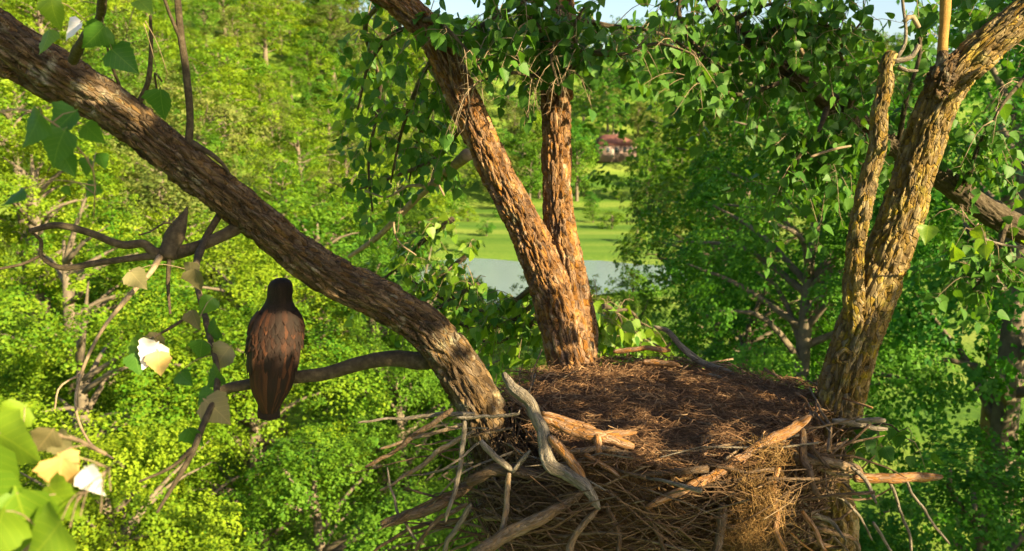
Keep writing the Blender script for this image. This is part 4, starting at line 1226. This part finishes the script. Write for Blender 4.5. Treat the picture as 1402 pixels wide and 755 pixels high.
def key_stick(rows, mat='stick', name='stick', seg=9, step=.016, knob=.2, label=None, wob=1.0):
    pts, rad = limb_from_px(rows)
    pts = np.array(pts) - NB
    sd = int(rows[0][0] * 3 + rows[0][1]) % 911
    c, r, s_ = resample(pts, rad, .035)
    amp = wob * np.minimum(.008, .5 * s_[-1] * .04) * np.sin(np.pi * np.clip(s_ / s_[-1], 0, 1)) ** .5
    for k in range(3):
        c[:, k] += amp * 2.2 * (fbm(np.stack([s_ * 13, s_ * 0 + k * 7.7, s_ * 0 + sd], -1), 3, sd + k) - .5) * 2
    kn = vnoise(np.stack([s_ * 17, 0 * s_, 0 * s_ + sd], -1), sd + 50)
    r = r * (1 + .2 * np.clip(kn - .68, 0, 1) * 3)
    r[-1] *= .55; r[0] *= .75
    v, f = tube(c, r, step, seg, lambda TH, S, rr: rr[:, None] * knob * (0.7 * (fbm(np.stack([np.cos(TH) * 1.3, np.sin(TH) * 1.3, S * 6], -1), 2, sd) - .5) + 1.5 * (fbm(np.stack([np.cos(TH) * 3.2, np.sin(TH) * 3.2, S * 7], -1), 2, sd + 4) - .5) + 1.0 * (fbm(np.stack([np.cos(TH) * 4, np.sin(TH) * 4, S * 45], -1), 2, sd + 9) - .5)))
    o = link(name, make_mesh(name, v, f, blade=GRAIN[0]), nest, M[mat])
    if label: o['label'] = label
    return o


gb = key_stick([(690, 512, 4.32, 9), (703, 532, 4.25, 14), (722, 548, 4.2, 16), (738, 575, 4.15, 16), (746, 605, 4.1, 16), (757, 636, 4.06, 17), (780, 652, 4.02, 19), (803, 668, 3.98, 16), (815, 688, 3.96, 12), (821, 698, 3.95, 6)], 'stick_grey', 'grey_branch', 26, .008, .26,
               label='thick weathered grey branch draped over the front rim')
for k in range(34):                                   # sticks lying about on the bowl
    a = g.uniform(0, 2 * np.pi); r_ = .8 * math.sqrt(g.random())
    th_ = g.uniform(0, 6.28)
    stick(np.array([math.cos(a) * r_, math.sin(a) * r_, TOP + .02 + g.uniform(0, .03)]), norm(np.array([math.cos(th_), math.sin(th_), g.normal(0, .06)])), g.uniform(.12, .42), g.choice([.003, .004, .006]), int(g.integers(0, 12)), g.choice(['stick', 'stick', 'stick_orange']))
g2 = key_stick([(752, 598, 4.1, 13), (772, 618, 4.06, 13), (790, 645, 4.02, 14), (800, 662, 4.0, 14)], 'stick_orange', 'side_branch', 12, .014, .12)
g2.parent = gb
for rows, mt in [
        ([(636, 573, 4.3, 6), (635, 600, 4.28, 7), (630, 645, 4.25, 7), (618, 690, 4.2, 6), (610, 715, 4.2, 4)], 'stick_grey'),
        ([(626, 572, 4.28, 5), (665, 571, 4.25, 5), (712, 567, 4.2, 5)], 'stick_grey'),
        ([(658, 604, 4.22, 9), (676, 622, 4.2, 9), (703, 646, 4.17, 9)], 'stick_grey'),
        ([(702, 647, 4.17, 7), (715, 630, 4.16, 7), (726, 617, 4.15, 6)], 'stick_grey'),
        ([(697, 648, 4.17, 8), (692, 690, 4.14, 8), (686, 738, 4.1, 9)], 'stick'),
        ([(740, 572, 4.25, 9), (790, 592, 4.2, 16), (822, 598, 4.16, 18), (868, 612, 4.12, 12)], 'stick_orange'),
        ([(742, 566, 4.3, 8), (775, 576, 4.28, 10), (815, 588, 4.25, 9)], 'stick_orange'),
        ([(815, 600, 4.16, 16), (840, 596, 4.16, 13), (872, 592, 4.18, 7)], 'stick_orange'),
        ([(818, 596, 4.15, 11), (819, 612, 4.12, 11), (818, 628, 4.1, 9)], 'stick_orange'),
        ([(780, 620, 4.14, 8), (820, 614, 4.12, 9), (868, 622, 4.1, 7)], 'stick'),
        ([(800, 622, 4.1, 7), (830, 640, 4.08, 7), (852, 655, 4.06, 5)], 'stick_orange'),
        ([(1109, 570, 4.3, 9), (1090, 584, 4.25, 15), (1050, 606, 4.18, 15), (1010, 632, 4.1, 13), (960, 660, 4.04, 12), (915, 680, 4.0, 12), (884, 696, 3.98, 9)], 'stick_orange'),
        ([(1098, 588, 4.25, 11), (1100, 620, 4.18, 11), (1108, 652, 4.12, 10), (1122, 680, 4.08, 8)], 'stick'),
        ([(895, 447, 5.75, 5), (915, 455, 5.72, 7), (935, 478, 5.65, 9), (962, 496, 5.6, 9), (1000, 513, 5.5, 9), (1042, 526, 5.4, 7)], 'stick_grey'),
        ([(918, 470, 5.68, 4), (908, 478, 5.66, 3), (894, 470, 5.66, 3)], 'stick'),
        ([(840, 482, 5.6, 7), (880, 478, 5.55, 7), (918, 480, 5.5, 7)], 'stick_orange'),
        ([(880, 496, 5.5, 9), (905, 498, 5.45, 9), (930, 500, 5.4, 7)], 'stick_orange'),
        ([(965, 512, 5.4, 5), (990, 520, 5.35, 5), (1030, 540, 5.2, 4)], 'stick_grey'),
        ([(963, 598, 4.3, 8), (965, 620, 4.2, 9), (962, 656, 4.1, 8)], 'stick_orange'),
        ([(964, 610, 4.25, 5), (974, 600, 4.22, 4)], 'stick_orange'),
        ([(1088, 628, 4.2, 9), (1130, 632, 4.25, 13), (1170, 640, 4.3, 14), (1180, 650, 4.3, 10)], 'stick'),
        ([(1170, 655, 4.3, 13), (1220, 656, 4.3, 13), (1262, 655, 4.32, 13), (1290, 653, 4.34, 9)], 'stick_orange'),
        ([(1140, 576, 4.5, 8), (1165, 580, 4.5, 9), (1215, 588, 4.5, 6)], 'stick_grey'),
        ([(1172, 576, 4.4, 7), (1200, 575, 4.4, 7), (1212, 576, 4.4, 9)], 'stick_grey'),
        ([(1102, 602, 4.22, 5), (1118, 622, 4.2, 5), (1136, 642, 4.18, 5)], 'stick'),
        ([(1165, 640, 4.25, 5), (1185, 660, 4.2, 6), (1200, 690, 4.15, 5)], 'stick_grey'),
        ([(1215, 655, 4.3, 4), (1232, 690, 4.3, 4), (1245, 740, 4.3, 4), (1250, 770, 4.3, 4)], 'stick_grey'),
        ([(1240, 655, 4.3, 4), (1262, 695, 4.3, 4), (1300, 745, 4.3, 4)], 'stick_grey'),
        ([(1195, 715, 4.2, 4), (1215, 745, 4.2, 4), (1230, 770, 4.2, 4)], 'stick_grey'),
        ([(522, 718, 4.4, 13), (560, 706, 4.4, 15), (600, 690, 4.4, 15), (650, 660, 4.4, 13)], 'stick'),
        ([(640, 765, 4.05, 16), (700, 728, 4.05, 19), (750, 705, 4.05, 17), (800, 672, 4.1, 11)], 'stick'),
        ([(640, 660, 4.3, 14), (680, 645, 4.25, 17), (730, 650, 4.2, 15), (770, 662, 4.2, 10)], 'stick'),
        ([(776, 770, 3.98, 10), (790, 730, 3.98, 10), (818, 698, 4.0, 9)], 'stick'),
        ([(990, 690, 4.0, 14), (985, 730, 3.98, 13), (980, 775, 3.96, 13)], 'stick'),
        ([(1066, 640, 4.1, 8), (1060, 680, 4.06, 8), (1064, 730, 4.04, 8), (1080, 770, 4.04, 8)], 'stick_orange'),
        ([(1098, 700, 4.1, 7), (1120, 735, 4.06, 7), (1135, 770, 4.05, 5)], 'stick_orange'),
        ([(880, 690, 4.0, 6), (900, 730, 3.98, 6), (918, 768, 3.97, 5)], 'stick'),
        ([(830, 690, 4.0, 7), (845, 730, 3.98, 7), (850, 775, 3.96, 7)], 'stick'),
        ([(490, 579, 4.66, 3), (535, 573, 4.65, 4), (590, 570, 4.6, 6), (650, 566, 4.55, 6)], 'stick_grey'),
        ([(500, 640, 4.58, 4), (535, 622, 4.58, 6), (575, 590, 4.55, 8), (620, 560, 4.5, 8)], 'stick'),
        ([(520, 672, 4.5, 3), (555, 652, 4.5, 5), (600, 620, 4.45, 7), (650, 590, 4.4, 7)], 'stick'),
        ([(520, 615, 4.6, 4), (570, 600, 4.55, 5), (640, 580, 4.5, 6)], 'stick'),
        ([(530, 640, 4.5, 3), (545, 700, 4.45, 4), (570, 740, 4.4, 4)], 'stick_grey'),
        ([(560, 770, 4.4, 5), (590, 720, 4.35, 6), (640, 690, 4.3, 7)], 'stick'),
        ([(600, 780, 4.3, 6), (620, 730, 4.25, 7), (645, 690, 4.2, 7)], 'stick_grey'),
        ([(505, 760, 4.5, 4), (560, 725, 4.45, 5), (630, 712, 4.4, 6)], 'stick')]:
    key_stick(rows, mt)

gk = np.random.default_rng(33)
for k in range(22):
    x1, y1 = gk.uniform(1060, 1150), gk.uniform(590, 755)
    ln = gk.uniform(40, 120)
    an = math.radians(gk.uniform(-75, 30))
    dd = gk.uniform(4.25, 4.6)
    w_ = gk.choice([3, 4, 5, 7])
    x2, y2 = x1 + ln * math.cos(an), y1 - ln * math.sin(an)
    key_stick([(x1 - 20, y1, dd, w_ * 1.3), ((x1 + x2) / 2 + gk.normal(0, 6), (y1 + y2) / 2 + gk.normal(0, 8), dd + gk.normal(0, .05), w_), (x2, y2, dd + gk.normal(0, .08), w_ * .5)], gk.choice(['stick', 'stick', 'stick', 'stick_grey']), seg=6, step=.03, wob=.7)
gk = np.random.default_rng(31)
for k in range(26):
    x1, y1 = gk.uniform(610, 690), gk.uniform(575, 740)
    ln = gk.uniform(50, 150)
    an = math.radians(gk.uniform(150, 240))
    dd = gk.uniform(4.3, 4.6)
    w_ = gk.choice([1.8, 2.2, 3, 4])
    x2, y2 = x1 + ln * math.cos(an), y1 - ln * math.sin(an)
    key_stick([(x1 + 20, y1, dd, w_ * 1.3), ((x1 + x2) / 2 + gk.normal(0, 6), (y1 + y2) / 2 + gk.normal(0, 8), dd + gk.normal(0, .05), w_), (x2, y2, dd + gk.normal(0, .08), w_ * .5)], gk.choice(['stick', 'stick', 'stick', 'stick_grey']), seg=6, step=.03, wob=.7)

# ---------------------------------------------------------------- the eagle
FEET = P(374, 519, 4.86)
eagle = tag(empty('eagle', tuple(FEET)), 'dark brown young eagle perched on the bare branch with its back turned', 'eagle')
g = np.random.default_rng(4)
eagle.scale = (.95, .92, .97)
SEC = np.array([  # z, cy, half width, half depth
    [-.20, -.035, .046, .026], [-.14, -.030, .068, .045], [-.09, -.024, .098, .066], [-.05, -.018, .120, .085], [.00, -.010, .130, .098], [.10, 0, .140, .118], [.20, .01, .146, .124],
    [.29, .025, .144, .118], [.35, .035, .136, .106], [.39, .042, .116, .094], [.42, .048, .098, .086], [.45, .055, .080, .078], [.48, .060, .073, .076], [.51, .065, .075, .079],
    [.545, .068, .072, .076], [.57, .068, .060, .064], [.586, .066, .034, .040], [.592, .066, .006, .008]])


def esurf(z, a, off=0.0):
    cy = np.interp(z, SEC[:, 0], SEC[:, 1]); w = np.interp(z, SEC[:, 0], SEC[:, 2]) + off; dpt = np.interp(z, SEC[:, 0], SEC[:, 3]) + off
    return np.stack([.095 * z + w * np.cos(a), cy + dpt * np.sin(a), z + 0 * a], -1)


zz = np.interp(np.linspace(0, 1, 90), np.linspace(0, 1, len(SEC)), SEC[:, 0])
A2 = np.linspace(0, 2 * np.pi, 48, endpoint=False)
ZZ, AA = np.meshgrid(zz, A2, indexing='ij')
off = .006 * (fbm(np.stack([np.cos(AA) * 4, np.sin(AA) * 4, ZZ * 22], -1), 3, 2) - .5)
V = esurf(ZZ, AA, off).reshape(-1, 3)
i, j = np.meshgrid(np.arange(len(zz) - 1), np.arange(48), indexing='ij')
q = np.stack([i * 48 + j, i * 48 + (j + 1) % 48, (i + 1) * 48 + (j + 1) % 48, (i + 1) * 48 + j], -1).reshape(-1, 4)
body = link('body', make_mesh('body', V, [q, np.arange(48)[None, ::-1]]), eagle, M['plumage'])


def feather(acc, z0, a0, L_, w, conv, lift, tone):
    t = np.linspace(0, 1, 6)
    prof = np.array([.55, .95, 1.0, .92, .68, .12])
    zc = z0 - t * L_
    rows_ = []
    for k in range(6):
        r_here = max(.03, np.interp(zc[k], SEC[:, 0], SEC[:, 2]))
        da = w * prof[k] / r_here
        ac = a0 + conv * t[k]
        o = lift * (.35 + .65 * t[k]) + .004
        for s, h in ((-.5, -.0025), (0, .001), (.5, -.0025)):
            rows_.append(esurf(np.array(zc[k]), np.array(ac + s * da), o + h))
    v = np.array(rows_)
    f = np.array([[3 * k + c, 3 * k + c + 1, 3 * k + 4 + c, 3 * k + 3 + c] for k in range(5) for c in (0, 1)])
    acc.add(v, f, tone)


BACK = -np.pi / 2
for side in (1, -1):
    W = Acc()
    # flight feathers first, coverts over them; angle measured from the back line out to the flank
    for k in range(9):
        out_ = .10 + k * .13
        feather(W, .16 - .006 * k, BACK + side * out_, .30 + .018 * (8 - k) * .3, .046, -side * out_ * .35, .012 + .002 * (8 - k), g.uniform(.0, .35))
    for k in range(10):
        out_ = .08 + k * .15
        feather(W, .22 + g.normal(0, .015), BACK + side * out_, .17 * g.uniform(.8, 1.2), .042, -side * out_ * .12, .018, g.uniform(0, .5))
    for row, zr in enumerate(np.arange(.25, .43, .026)):
        for k in range(11):
            out_ = .05 + (k + .5 * (row % 2)) * .15
            feather(W, zr + g.normal(0, .010), BACK + side * (out_ + g.normal(0, .025)), .085 * g.uniform(.8, 1.35), .036 * g.uniform(.85, 1.2), -side * g.normal(.02, .05), .022 + .0005 * row + g.normal(0, .0015), np.clip(g.normal(.40, .22), 0, 1))
    link('folded_wing', W.mesh('folded_wing'), eagle, M['feather'])
T_ = Acc()
for k in range(9):
    s = (k - 4) / 4
    L_ = .175 - .012 * abs(s)
    x0, x1 = s * .040, s * .056
    yb = -.058 - .006 * (1 - abs(s))
    v = []
    for t, w in zip(np.linspace(0, 1, 6), [.6, .9, 1, 1, 1, .6]):
        c = np.array([x0 + (x1 - x0) * t - .012 - .006 * t, yb - .018 * t, -.055 - L_ * t])
        for u, h in ((-.5, .0), (0, -.003), (.5, .0)):
            v.append(c + np.array([u * .032 * w, h, 0]))
    f = np.array([[3 * r + c, 3 * r + c + 1, 3 * r + 4 + c, 3 * r + 3 + c] for r in range(5) for c in (0, 1)])
    T_.add(np.array(v), f, g.uniform(0, .3))
link('tail', T_.mesh('tail'), eagle, M['feather'])
# hooked beak, eyes, feet
hx_ = .095 * .5
v, f = tube([[hx_, .128, .520], [hx_, .152, .518], [hx_, .172, .506], [hx_, .178, .488], [hx_, .174, .478]], [.021, .019, .014, .007, .002], .005, 10)
link('beak', make_mesh('beak', v, f), eagle, M['beak'])
for sx in (-1, 1):
    v, f = tube([[hx_ + sx * .052, .108, .527], [hx_ + sx * .058, .110, .527], [hx_ + sx * .062, .111, .527]], [.010, .009, .004], .003, 10)
    link('eye', make_mesh('eye', v, f), eagle, M['eye'])
    fx = sx * .05
    v, f = tube([[fx, .03, -.02], [fx, .045, .0], [fx, .04, .045]], [.013, .014, .03], .01, 9)
    foot = link('foot', make_mesh('foot', v, f), eagle, M['foot'])
    Fm = Acc(); Tl = Acc()
    for dx in (-.028, 0, .028):
        v, f = tube([[fx, .045, .006], [fx + dx, .075, .008], [fx + dx * 1.3, .095, -.016], [fx + dx * 1.3, .092, -.036]], [.010, .009, .008, .007], .008, 7); Fm.add(v, f)
        v, f = tube([[fx + dx * 1.3, .092, -.036], [fx + dx * 1.3, .085, -.05], [fx + dx * 1.3, .072, -.056]], [.006, .004, .001], .005, 6); Tl.add(v, f)
    link('toes', Fm.mesh('toes'), foot, M['foot']); link('talons', Tl.mesh('talons'), foot, M['beak'])
